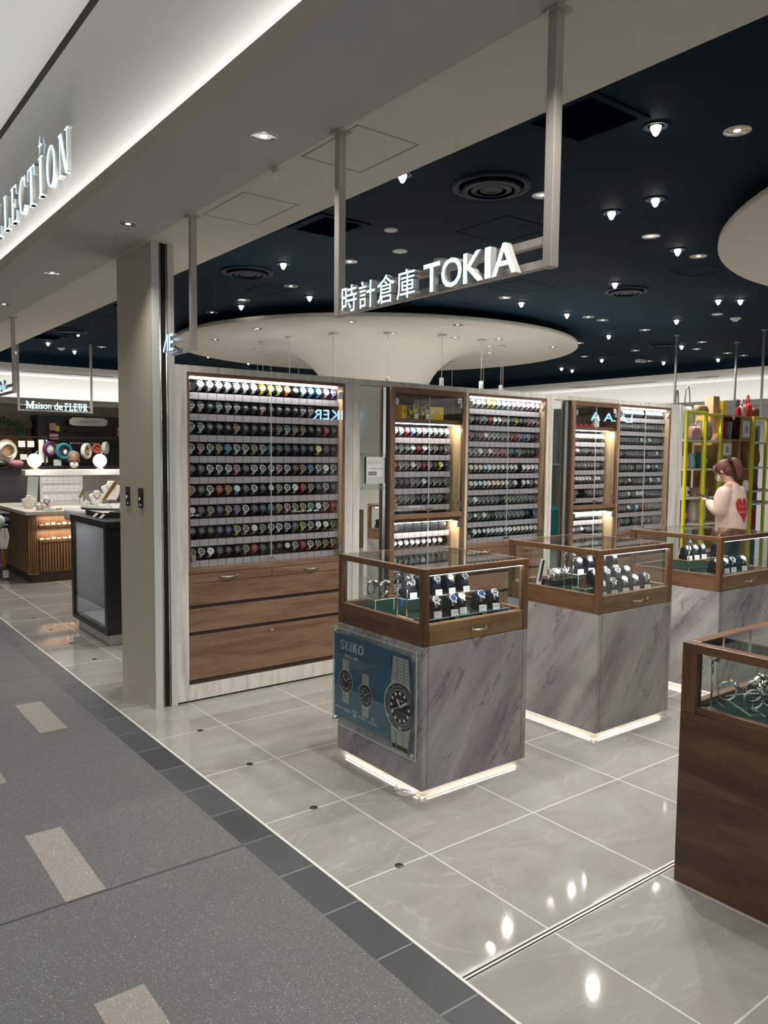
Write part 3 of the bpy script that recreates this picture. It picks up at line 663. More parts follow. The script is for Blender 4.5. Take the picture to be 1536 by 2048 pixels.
bevel(MB().box(1.714, 1.746, 3.892, 3.924, 2.088, 2.775).build('post', M['post'], t), .002); MB().box(1.70, 1.76, 3.878, 3.938, 2.772, 2.7795).build('mounting_plate', M['post'], t)
for z in (2.166, 2.102): MB().box(1.718, 1.742, 3.924, 4.195, z - .011, z + .011).build('crossbar', M['post'], t)
m = MB(); put_text(m, 'E', (1.70, 4.108, 2.105), U, V, N, .058, .088, 0, 1, .004, .022); m.build('letter', [M['signblue'], M['signside']], t)
m = MB(); m.prism([(.055, 0), (.068, 0), (.068, 1), (.052, 1), (.0, .1), (.0, .0), (.012, .0), (.055, .8)], (1.70, 4.192, 2.105), U, (0, 0, .088), (-.022, 0, 0), 0, 1); m.build('letter', [M['signblue'], M['signside']], t)
t = thing('hanging_sign', 'hanging sign at the far left edge with a row of small blue lit letters', 'sign', (1.73, 8.6, 2.08))
sign_frame(t, 7.905, 9.4)
m = MB(); put_text(m, 'Bijou', (1.70, 8.42, 2.115), U, V, N, .38, .07, 0, 1, .01, .02); m.build('letters', [M['signblue'], M['signside']], t)
m = MB(); put_text(m, '* *', (1.70, 8.36, 2.175), U, V, N, .28, .045, 0, 1, .006, .02); m.build('letters', [M['sign'], M['signside']], t)
# large serif letters on the lit fascia wall
t = thing('fascia_letters', 'large white lit serif letters ending in LLECTION on the upper wall', 'sign', (1.33, 5.6, 3.08))
for i, (ch, cy) in enumerate(zip('LLECTION', (6.47, 6.216, 5.987, 5.747, 5.508, 5.278, 5.044, 4.779))):
    wch = {'L': .165, 'E': .165, 'C': .175, 'T': .175, 'I': .095, 'O': .195, 'N': .205}[ch]; x = cy + wch / 2
    m = MB(); serif_word(m, ch, (1.338, x, 3.137), U, V, N, .239, m=0, ms=1, depth=.003, width=wch, tk=.17, tn=.035, sf=.08)
    serif_word(m, ch, (1.359, x, 3.137), U, V, N, .239, m=1, ms=1, depth=.0205, width=wch, tk=.17, tn=.035, sf=.08)
    m.build('letter', [M['sign'], M['signside']], t); xi = cy
    if ch == 'I':
        s = []
        for k in range(8):
            a = PI / 2 + k * PI / 4; q = (.062 if k % 4 == 0 else .042) if k % 2 == 0 else .013; s.append((q * math.cos(a), q * math.sin(a)))
        m = MB(); m.prism(s, (1.358, xi, 3.445), U, V, (-.024, 0, 0), 0, 1); m.build('star', [M['sign'], M['signside']], t)
# hanging sign of the jewellery and bag shop
t = thing('hanging_sign', 'hanging sign reading Maison de FLEUR in white lit letters', 'sign', (2.72, 10.2, 2.0))
for xx in (2.275, 3.135):
    MB().box(xx - .013, xx + .013, 10.19, 10.216, 2.03, 2.899).build('post', M['post'], t)
for z in (2.108, 2.043): MB().box(2.288, 3.122, 10.195, 10.211, z - .009, z + .009).build('crossbar', M['post'], t)
U2, V2, N2 = (1, 0, 0), (0, 0, 1), (0, -1, 0)
m = MB(); serif_word(m, 'M', (2.345, 10.17, 2.062), U2, V2, N2, .088, m=0, ms=1, depth=.012, width=.10, tk=.17, tn=.10)
put_text(m, 'aison', (2.448, 10.17, 2.062), U2, V2, N2, .19, .074, 0, 1, .006, .012); put_text(m, 'de', (2.672, 10.17, 2.056), U2, V2, N2, .098, .088, 0, 1, .006, .012)
serif_word(m, 'FLEUR', (2.795, 10.17, 2.054), U2, V2, N2, .088, m=0, ms=1, depth=.012, width=.275, gap=.20, tk=.17, tn=.10)
m.build('letters', [M['sign'], M['signside']], t)
# three slim posts of another hanging frame, far right
for (xx, yy, lab) in ((7.9, 5.0, 'tall slim steel post above the end of the cabinet wall, leftmost of the three'), (8.9, 4.85, 'slim steel post rising behind the brown box on the yellow shelf, middle of the three'), (8.25, 4.2, 'slim steel post at the right rising behind the red bags')):
    t = thing('ceiling_post', lab, 'post', (xx, yy, 2.0), 'slim steel ceiling posts')
    MB().cyl((xx, yy, 2.0), (xx, yy, 2.893), .013).build('rod', M['post'], t); MB().cyl((xx, yy, 2.893), (xx, yy, 2.8995), .03).build('mounting_plate', M['post'], t)
# floor dots
t0 = None
for k, yy in enumerate((2.231, 2.836, 3.436, 4.025)):
    lab = 'small black floor socket cap on the tiles, %s from the front' % ORD[k + 1]
    if t0 is None:
        t0 = MB().lathe([(.001, .003), (.015, .003), (.018, .0005)], (0, 0, 0), 20).build('floor_cap', M['black']); t0.location = (1.803, yy, .0005); tag(t0, lab, 'floor cap', 'black floor caps')
    else: o = t0.copy(); C.objects.link(o); o.location = (1.803, yy, .0005); o['label'] = lab
for k, (xx, yy) in enumerate(((1.8, 5.0), (1.8, 5.9), (1.8, 6.5), (1.8, 7.1), (1.8, 7.7))):
    o = t0.copy(); C.objects.link(o); o.location = (xx, yy, .0005); o['label'] = 'small black floor cap left of the pillar, %s from the pillar' % ORD[k + 1]; o['group'] = 'far floor caps'

# ================================================================== CABINET WALL
YF = 4.52; ZT = 2.085
g = MB()
g.box(1.880, 7.302, YF, YF + .5, 2.045, ZT)                    # header
g.box(1.880, 1.957, YF, YF + .5, 0.012, 2.045)
for a, b in ((3.123, 3.248), (4.238, 4.298), (5.228, 5.311), (6.191, 6.252), (7.098, 7.24)): g.box(a, b, YF, YF + .5, 0.012, 2.045)
for a, b in ((1.957, 3.123), (4.298, 5.228), (6.252, 7.098), (3.495, 4.238), (5.524, 6.191)): g.box(a, b, YF, YF + .5, 0.012, 0.106)
g.box(7.245, 7.30, YF - .01, YF + .5, 0.012, ZT + .002)
struct(g.build('wall_partition', M['ash']))
g = MB(); g.box(1.885, 7.29, YF + .02, YF + .45, 0, .012)
for x in (3.188, 4.268, 5.27, 6.221, 7.243): g.box(x - .001, x + .001, YF - .0006, YF + .01, .012, ZT)
struct(g.build('trim_24', M['slot']))
for a, b in ((1.957, 3.123), (4.298, 5.228), (6.252, 7.098), (3.495, 4.238), (5.524, 6.191), (3.248, 3.487), (5.311, 5.515)): pass
g = MB(); g.box(1.95, 7.11, YF + .40, YF + .45, .1, 2.045); struct(g.build('trim_25', M['slot']))

# ---- the watches: a closed strap on a roll, case and dial at its front
WC = {'W': (.80, .80, .79), 'K': (.012, .012, .014), 'G': (.075, .08, .085), 'S': (.60, .61, .62), 'Y': (.85, .80, .03), 'L': (.62, .78, .16), 'O': (.85, .30, .06), 'M': (.45, .78, .68), 'B': (.10, .36, .75), 'N': (.02, .04, .14), 'P': (.82, .45, .50), 'R': (.68, .03, .05), 'T': (.60, .40, .28), 'D': (.45, .41, .28), 'U': (.03, .33, .36), 'C': (.45, .68, .82), 'V': (.35, .22, .62)}
WN = {'W': 'white', 'K': 'black', 'G': 'dark grey', 'S': 'silver', 'Y': 'yellow', 'L': 'lime', 'O': 'orange', 'M': 'mint', 'B': 'blue', 'N': 'navy', 'P': 'pink', 'R': 'red', 'T': 'tan', 'D': 'khaki', 'U': 'teal', 'C': 'pale blue', 'V': 'violet'}
WM = {}
def wmat(c):
    if c not in WM: WM[c] = plain(WN[c].replace(' ', '_') + '_watch_body', WC[c], .32, .35 if c == 'S' else 0.0, .5, var=0)
    return WM[c]
M['dialk'] = plain('black_watch_dial', (.012, .013, .015), .4, var=0); M['dialw'] = plain('pale_watch_dial', (.55, .56, .55), .2, var=0); M['lcd'] = plain('grey_lcd', (.22, .25, .22), .15, var=0)
def watch_mb(sq=False, w=.0225, r=.0268, big=1.08):
    m = MB(); n = 18; th = .0032; T = Matrix.Rotation(-.30, 4, 'X')
    for i in range(n):                                             # strap loop, narrower away from the case
        a, b = 2 * PI * i / n, 2 * PI * (i + 1) / n; vs = []
        for t in (a, b):
            ww = w * (.74 + .26 * max(0, math.cos(t))) / 2
            for rr in (r, r + th):
                for x in (-ww, ww): vs.append((x, -rr * math.cos(t), rr * math.sin(t) * 1.18))
        m.add(vs, [(2, 3, 7, 6), (0, 4, 5, 1), (0, 2, 6, 4), (1, 5, 7, 3)], 0)
    k = 8 if sq else 16; R0 = .0205 * big; d = r + th - .001
    def poly(s, q=1.0): return [(s * math.cos(2 * PI * (i + .5) / k) * (.92 if sq else 1), s * math.sin(2 * PI * (i + .5) / k) * (1.08 if sq else 1) * q) for i in range(k)]
    m.prism(poly(R0), (0, -d, 0), (1, 0, 0), (0, 0, 1), (0, -.009, 0), 0)
    m.prism(poly(R0 * .80), (0, -d - .009, 0), (1, 0, 0), (0, 0, 1), (0, -.0016, 0), 1)
    if sq: m.box(-.010, .010, -d - .0112, -d - .0106, -.007, .006, 2)
    else:
        m.box(-.0008, .0008, -d - .0112, -d - .0106, -.001, .011, 2); m.box(-.001, .008, -d - .0112, -d - .0106, -.001, .0008, 2); m.lathe([(.001, 0), (.0035, 0)], (-.006, -d - .0109, -.004), 8, 2, axis=(0, -1, 0))
    for s in (-1, 1): m.box(s * R0 - .0015, s * R0 + .0022, -d - .006, -d - .002, -.003, .003, 0)
    m.xf(T); return m
WME = {}
def wmesh(c, style):
    """style s: square digital, r: round black dial, p: round pale dial"""
    if (c, style) not in WME:
        mats = [wmat(c), M['dialk'] if style != 'p' else M['dialw'], M['lcd'] if style == 's' else (M['dialw'] if style == 'r' else M['dialk'])]
        WME[c, style] = watch_mb(style == 's').mesh('wristwatch', mats)
    return WME[c, style]
NW = [0]; REST = []
def put_watch(x, y, z, c, style, label, group, rx=0.0):
    if label is None or NW[0] >= 262: REST.append((x, y, z, c, style)); return
    o = bpy.data.objects.new('wristwatch', wmesh(c, style)); C.objects.link(o); o.location = (x, y, z); tag(o, label, 'watch', group); NW[0] += 1

def rows(t, x0, x1, zs, yb=4.655, dx=0):
    for z in zs:                                                   # z = top of the price strip; the roll sits above it
        MB().box(x0, x1, 4.575, 4.665, z - .046, z - .0435).box(x0, x1, 4.578, yb, z - .0435, z - .0015).build('watch_shelf', M['blackfab'], t)
        s = MB(); s.add([(x0, 4.5755, z - .042), (x1, 4.5755, z - .042), (x1, 4.5765, z - .0005), (x0, 4.5765, z - .0005)], [(0, 1, 2, 3)]); s.box(x0, x1, 4.5765, 4.578, z - .042, z - .0005)
        s.build('price_strip', M['price'], t)
        MB().cyl((x0, 4.617, z + .044), (x1, 4.617, z + .044), .0245, n=16).build('display_roll', M['blackfab'], t)
def hinge(m, x, z, y, s): m.box(x - .016, x + .016, y - .006, y, z - .022, z + .022)
def glass_doors(t, x0, x1, z0, z1, y, name='glass_door'):
    xm = (x0 + x1) / 2
    for i, (a, b) in enumerate(((x0 + .004, xm - .0015), (xm + .0015, x1 - .004))):
        d = MB().box(a, b, y - .0025, y + .0025, z0 + .004, z1 - .004).build(name, M['glass'], t)
        xx = a + .018 if i == 0 else b - .018
        for z in (z0 + .06, z1 - .06): MB().box(xx - .014, xx + .014, y - .007, y + .007, z - .024, z + .024).build('hinge', M['steel'], d)
        e = MB().box(b - .0006 if i == 0 else a - .0004, b + .0004 if i == 0 else a + .0006, y - .0028, y + .0028, z0 + .004, z1 - .004); e.build('glass_edge', M['acryedge'], d)
    k = MB(); zz = z0 + .03
    k.box(xm - .035, xm + .035, y - .008, y - .0026, zz - .012, zz + .012); k.cyl((xm + .018, y - .008, zz), (xm + .018, y - .016, zz), .009)
    bevel(k.build('door_lock', M['nickel'], t), .003)
def handle(t, x, z, y, w=.085):
    m = MB(); pts = [(x - w / 2 + w * i / 10, y - .006 - .020 * math.sin(PI * i / 10), z - .003 * math.sin(PI * i / 10)) for i in range(11)]
    m.tube(pts, [.003 + .0032 * math.sin(PI * i / 10) for i in range(11)], 8)
    for s in (-1, 1): m.ell((x + s * w / 2, y - .008, z), .0075, .006, .0075, n=10, k=6)
    m.build('handle', M['nickel'], t)
def keylock(t, x, z, y, r=.0095):
    m = MB(); m.cyl((x, y, z), (x, y - .003, z), r, n=18); o = m.build('lock', M['nickel'], t)
    MB().box(x - .0012, x + .0012, y - .0036, y - .003, z - .004, z + .004).build('keyhole', M['slot'], o)
def drawers(t, x0, x1):
    xm = (x0 + x1) / 2; y = YF + .004
    MB().box(x0, x1, y + .012, y + .35, .106, .80).build('carcass', M['gap'], t)
    bevel(MB().box(x0, x1, YF - .002, y + .3, .806, .838).build('top_rail', M['wood'], t), .002)
    for a, b in ((x0 + .002, xm - .0015), (xm + .0015, x1 - .002)):
        d = bevel(MB().box(a, b, y - .004, y + .012, .747, .803).build('drawer', M['wood'], t), .0015); handle(d, (a + b) / 2 + (.02 if a > x0 + .1 else -.02), .778, y - .004, .11 if x1 - x0 > 1 else .085)
    for a, b in ((.610, .744), (.442, .586), (.140, .418)):
        d = bevel(MB().box(x0 + .002, x1 - .002, y - .004, y + .012, a, b).build('drawer', M['wood'], t), .0015); keylock(d, xm, b - .032, y - .004)
def big_unit(x0, x1, label, body=True):
    t = thing('watch_cabinet', label, 'display cabinet', ((x0 + x1) / 2, 4.7, .106))
    for a in (x0, x1 - .014): MB().box(a, a + .014, YF + .002, 4.70, .838, 2.043).build('side_panel', M['woodZ'], t)
    f = MB(); f.box(x0 + .014, x1 - .014, YF + .002, 4.70, 2.022, 2.043); f.build('top_panel', M['wood'], t)
    MB().box(x1 - .0165, x1 - .0142, YF + .012, 4.66, .84, 2.021).build('lit_side_sheet', M['oakbox'], t)  # added pale sheet: LED light on the right inner side, as colour
    MB().box(x0 + .014, x1 - .017, 4.66, 4.70, .838, 2.022).build('back_panel', M['blackfab'], t)
    rows(t, x0 + .02, x1 - .022, [1.929 - .131 * k for k in range(9)])
    s = MB().box(x0 + .03, x1 - .05, 4.545, 4.557, 2.008, 2.016).build('led_strip', M['ledcool'], t)
    light('AREA', t, ((x0 + x1) / 2, 4.551, 2.004), (2.0 if x0 < 3 else 1.2) * P_STRIP * (x1 - x0), 'strip_light', (1, .98, .95), rot=(.35, 0, 0), shape='RECTANGLE', size=x1 - x0 - .1, size_y=.01)
    glass_doors(t, x0 + .014, x1 - .014, .84, 2.02, YF + .008)
    drawers(t, x0, x1); return t
t1 = big_unit(1.957, 3.123, 'tall lit watch cabinet with oak drawers, nearest in the wall, next to the pillar')
t3 = big_unit(4.298, 5.228, 'tall lit watch cabinet, second full-width one from the pillar, beyond the first mirror')
t4 = big_unit(6.252, 7.098, 'tall lit watch cabinet at the far end of the wall beside the yellow shelves')

def tower(x0, x1, label):
    t = thing('watch_tower', label, 'display cabinet', ((x0 + x1) / 2, 4.7, .106)); yf = 4.478
    for a, b in ((x0, x0 + .040), (x1 - .034, x1)): bevel(MB().box(a, b, yf, yf + .022, .106, 2.045).build('stile', M['wframeZ'] if 0 else M['woodZ'], t), .002)
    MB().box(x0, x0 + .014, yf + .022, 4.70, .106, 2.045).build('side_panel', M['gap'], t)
    MB().box(x1 - .014, x1, yf + .022, 4.70, .106, 2.045).build('side_panel', M['woodZ'], t)
    MB().box(x1 - .036, x1 - .0345, yf + .022, 4.66, 1.09, 1.79).build('lit_side_sheet', M['oakbox'], t); MB().box(x1 - .036, x1 - .0345, yf + .022, 4.66, .5, 1.04).build('lit_side_sheet', M['oakbox'], t)  # pale sheets colour the right inner side as if lit
    for a, b in ((2.0, 2.045), (1.079, 1.115), (.44, .50)): bevel(MB().box(x0 + .040, x1 - .034, yf, yf + .022, a, b).build('rail', M['wood'], t), .002)
    bevel(MB().box(x0 + .014, x1 - .036, yf + .026, 4.70, 1.79, 1.822).build('shelf', M['wood'], t), .001)
    MB().box(x0 + .014, x1 - .036, yf + .026, 4.70, 1.05, 1.085).build('shelf', M['wood'], t)
    MB().box(x0 + .014, x1 - .014, 4.66, 4.70, .5, 1.79).build('back_panel', M['blackfab'], t)
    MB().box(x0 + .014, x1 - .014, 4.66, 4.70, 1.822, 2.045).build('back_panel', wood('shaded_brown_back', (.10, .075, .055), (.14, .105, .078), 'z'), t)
    rows(t, x0 + .035, x1 - .075, [1.684 - .128 * k for k in range(5)]); rows(t, x0 + .035, x1 - .075, [.966 - .128 * k for k in range(4)])
    for z in (1.783, 1.043):
        MB().box(x0 + .05, x1 - .08, 4.535, 4.545, z, z + .006).build('led_strip', M['ledcool'], t)
        light('AREA', t, ((x0 + x1) / 2, 4.54, z - .004), 2.0 * P_STRIP * (x1 - x0), 'strip_light', (1, .95, .86), rot=(.3, 0, 0), shape='RECTANGLE', size=x1 - x0 - .12, size_y=.01)
        light('POINT', t, (x1 - .075, 4.55, z - .03), .22 * P_STRIP, 'strip_light', (1, .82, .55), shadow_soft_size=.01)
    glass_doors(t, x0 + .036, x1 - .030, 1.115, 2.0, yf + .010); glass_doors(t, x0 + .036, x1 - .030, .50, 1.079, yf + .010)
    m = MB(); 
    for a in (0, 1):
        for b in (0, 1): m.box(x1 - .085 + a * .022, x1 - .067 + a * .022, yf + .005, yf + .0075, 1.955 + b * .022, 1.972 + b * .022)
    m.build('corner_clip', M['card'], t)
    MB().box(x0 + .014, x1 - .014, yf + .004, yf + .02, .112, .436).build('door', M['wood'], t)
    return t
tw1 = tower(3.495, 4.238, 'narrow framed watch tower with yellow boxes on its top shelf')
tw2 = tower(5.524, 6.191, 'narrow framed watch tower farther along, with red and clear items on top')
# mirrors
for (x0, x1, lab) in ((3.248, 3.487, 'tall narrow mirror panel between the nearest cabinet and the first watch tower'), (5.311, 5.515, 'tall narrow mirror panel between the second full-width cabinet and the second tower')):
    t = thing('wall_mirror', lab, 'mirror', ((x0 + x1) / 2, 4.55, .1))
    MB().box(x0, x1, 4.546, 4.556, .02, 2.043).build('mirror_pane', M['mirror'], t); MB().box(x0, x1, 4.556, 4.90, .012, 2.045).build('backing', M['slot'], t)
    MB().box(x1, x1 + .008, 4.53, 4.56, .02, 2.043).build('edge_profile', M['steel'], t)
t = thing('notice_holder', 'clear acrylic holder with a printed notice mounted on the first mirror', 'notice', (3.38, 4.54, 1.3))
MB().box(3.275, 3.478, 4.534, 4.537, 1.297, 1.568).build('acrylic_plate', M['acry'], t)
for x in (3.288, 3.466):
    for z in (1.312, 1.553): MB().cyl((x, 4.546, z), (x, 4.530, z), .0045, n=12).build('standoff', M['steel'], t)
p = MB().box(3.317, 3.474, 4.5325, 4.5338, 1.345, 1.537).build('paper_notice', M['card'], t)
m = MB()
for i in range(5): m.ring((3.336 + .026 * i, 4.5322, 1.496), .006, .0085, n=12, th=.0004, sy=1.25)
for i in range(4): m.box(3.325, 3.466, 4.5318, 4.5324, 1.352 + .011 * i, 1.356 + .011 * i)
m.box(3.345, 3.46, 4.5318, 4.5324, 1.45, 1.455); m.build('printing', M['greyink'], p)
MB().box(3.333, 3.41, 4.5318, 4.5324, 1.403, 1.432).build('printed_block', plain('grey_blue_print', (.22, .24, .28), .6, var=0), p)
# watches by rows
U1 = ["WWWWWWWYYLOKMBBPV", "SSGSSSGGTGGGGSSKKK", "SMGGKTGGGGDCDDKKRG", "WPMTBWWTSUGGNNKYGG", "GGSSSPGWSSPSGTBSWW", "TGWROBGSKGDSWRDNSG", "GGDNDVWGNUDPDTMSPR", "KKKNNLPDDSWSGLSSDD", "DSWGKKDRGKKKSRWDDT"]
def fill(x0, x1, zs, data, cab, styles, scale=None, named=True, jit=.0015):
    rr = random.Random(hash(cab) % 97 if 0 else len(cab) * 7 + int(x0 * 10))
    for k, (z, row) in enumerate(zip(zs, data)):
        n = len(row); st = styles[k % len(styles)]
        for i, c in enumerate(row):
            if c == ' ': continue
            s = st if c not in 'YL' or st != 'p' else 'r'
            if rr.random() < .12 and st != 's': s = 'p' if st == 'r' else 'r'
            lab = '%s watch, %s from left in the %s row of the %s' % (WN[c], ORD[i + 1], ORD[k + 1], cab) if named else None
            put_watch(x0 + (x1 - x0) * (i + .5) / n + rr.uniform(-jit, jit), 4.617, z + .044, c, s, lab, 'watches in the ' + cab)
U1[0] = ' ' + U1[0]
fill(1.980, 3.098, [1.929 - .131 * k for k in range(9)], U1, 'nearest cabinet', 'sssrrrrrr')
T1 = ["WWWRBSPMSSS", "RBWSSRWSSGW", "WRWSSSRPGYN", "GGGGSSSSSSS", "SSSSSGSSSSG"]
fill(3.535, 4.160, [1.684 - .128 * k for k in range(5)], T1, 'first tower', 'srrrr')
T1b = ["           ", " WWSWWSSSS ", "SSSSSSSSSSS", "SSGSSSSKSSS"]
fill(3.535, 4.160, [.966 - .128 * k for k in range(4)], T1b, 'first tower base', 'rprr')
U3 = ["WWWWLYMCWWPWSPS", "TSGSCRWWPMGLGGTPT", "WPGTSWWSWPTRPBCGG", "WWWWSPPPPPUNMGGGK", "DDTTBWSDSSDS WWPM", "TSSUSSTTTSSS SGSG", "SSWSSSSSNLSSSSSSS", "SSGSSDGSSSSSSSK S", "SKWGKSSSWSWTTSSSS"]
fill(4.322, 5.203, [1.929 - .131 * k for k in range(9)], U3, 'second big cabinet', 'prrrpprrp', named=True)
U4 = ["SSSSSSSSSS SSSSSSS", "GSSSSSSSSDSSSSSSTS", "GSSSSSSSSSSSSDSSSG", "KSSGSSSSSSSGSSSSSS", "GGSSDSS SSGSSGSGSS", "GGSGSGGDDSSSGSTSSS", "SGDSDSGDSSSGSSSSSS", "DDSDSDSNBURRDSDSSS", "GGSSGS GGGSSGSGSSS"]
fill(6.276, 7.073, [1.929 - .131 * k for k in range(9)], U4, 'far cabinet', 'rrrrrrrrr', named=False)
T2 = ["SDSSSSDDSSDS", "SSSSSSSGSSSS", "SSSDSSWSSSSG", "SGSDSSTSSSSS", "SSSS  KDSDDS"]
fill(5.564, 6.112, [1.684 - .128 * k for k in range(5)], T2, 'second tower', 'prrpr', named=False)
fill(5.564, 6.112, [.966 - .128 * k for k in range(4)], ["SWWWSSSDSSSS", "SSWSSSGSSSSS", "SSTSSGSSSSSS", "SSSSSSSSSSSS"], 'second tower base', 'prpr', named=False)
if REST:                                                           # past the limit: one object
    ms = [wmat(c) for c in WC] + [M['dialk'], M['dialw'], M['lcd']]; ix = {m.name: i for i, m in enumerate(ms)}; big = MB(); proto = {s: watch_mb(s == 's') for s in 'srp'}
    for (x, y, z, c, s) in REST:
        a = ix[wmat(c).name]; b = ix[(M['dialw'] if s == 'p' else M['dialk']).name]; d = ix[(M['lcd'] if s == 's' else (M['dialw'] if s == 'r' else M['dialk'])).name]
        q = proto[s]; o = len(big.v); big.v += [p + Vector((x, y, z)) for p in q.v]; big.f += [[o + i for i in f] for f in q.f]; big.m += [(a, b, d)[k] for k in q.m]; big.sm += q.sm
    big_me = bpy.data.meshes.new('wristwatch'); big_me.from_pydata([tuple(p) for p in big.v], [], big.f)
    for m_ in ms: big_me.materials.append(m_)
    big_me.polygons.foreach_set('material_index', big.m); big_me.update()
    o = bpy.data.objects.new('wristwatch', big_me); C.objects.link(o); tag(o, 'mostly silver watches filling the farther cabinets and towers of the wall', 'watches'); o['kind'] = 'stuff'
# tower extras
for k, (x, w, yaw, lab) in enumerate(((3.655, .095, .5, 'yellow card box turned to its corner, left on the top shelf of the first tower'), (3.985, .135, 0, 'wide yellow card box, right on the top shelf of the first tower'))):
    t = thing('watch_box', lab, 'box', (x, 4.57, 1.8225), 'yellow boxes on the tower shelf', yaw); t['_o'] = (0, 0, 0)
    bevel(MB().box(-w / 2, w / 2, -.035, .035, 0, .098).build('box', M['ybox'], t, True), .002)
    m = MB(); put_text(m, 'G-SHOCK', (-.025, -.0355, .058), (1, 0, 0), (0, 0, 1), (0, -1, 0), .05, .008, depth=.0006); put_text(m, 'G-PROTECT' if k else 'CASIO', (-.025, -.0355, .044), (1, 0, 0), (0, 0, 1), (0, -1, 0), .05, .008, depth=.0006)
    m.build('lettering', M['ink'], t, True)
for k, (x, z) in enumerate(((3.745, .035), (3.79, .05), (3.865, .032), (3.905, .05))):
    st = bevel(MB().box(x - .012, x + .012, 4.575, 4.60, 1.8225, 1.8225 + z).build('watch_stand', M['kraft']), .002); tag(st, '%s small stand under a yellow watch on the first tower top shelf' % ORD[k + 1], 'stand', 'stands on the tower shelf')
    o = bpy.data.objects.new('wristwatch', wmesh('Y', 'r')); C.objects.link(o); o.location = (x, 4.565, 1.8225 + z + .030); o.rotation_euler = (0, 0, -.5); tag(o, 'yellow watch on a stand, %s from left on the first tower top shelf' % ORD[k + 1], 'watch', 'yellow watches between the yellow boxes')
for x, nm in ((3.775, 'left'), (3.885, 'right')): tag(MB().box(x - .018, x + .018, 4.528, 4.531, 1.8225, 1.862).build('price_card', M['card']), 'white price card standing before the yellow watches, %s of the two' % nm, 'card', 'price cards on the tower shelf')
for i in range(7):
    x = 3.55 + .085 * i; tag(bevel(MB().box(x, x + .078, 4.582, 4.655, .967, 1.035).build('watch_case_box', M['black']), .004), '%s closed black case standing under the middle rail of the first tower' % ORD[i + 1], 'box', 'closed black cases in the tower')
cc = glass('clear_plastic_tube', (.9, .9, .93))
for i in range(5):
    x = 5.62 + i * .075; t = thing('clear_bottle', '%s clear container with a red base on top of the second tower' % ORD[i + 1], 'bottle', (x, 4.6, 1.8225), 'clear containers on the second tower')
    MB().lathe([(.001, 1.8225), (.026, 1.8225), (.026, 1.845), (.001, 1.845)], (x, 4.6, 0), 16).build('base', M['red'], t); MB().lathe([(.024, 1.845), (.024, 1.92), (.010, 1.95), (.010, 1.975)], (x, 4.6, 0), 16).build('body', cc, t)
tag(bevel(MB().box(5.93, 6.0, 4.56, 4.60, 1.8225, 1.935).build('display_box', M['white'])), 'pale upright box on the top shelf of the second tower', 'box')

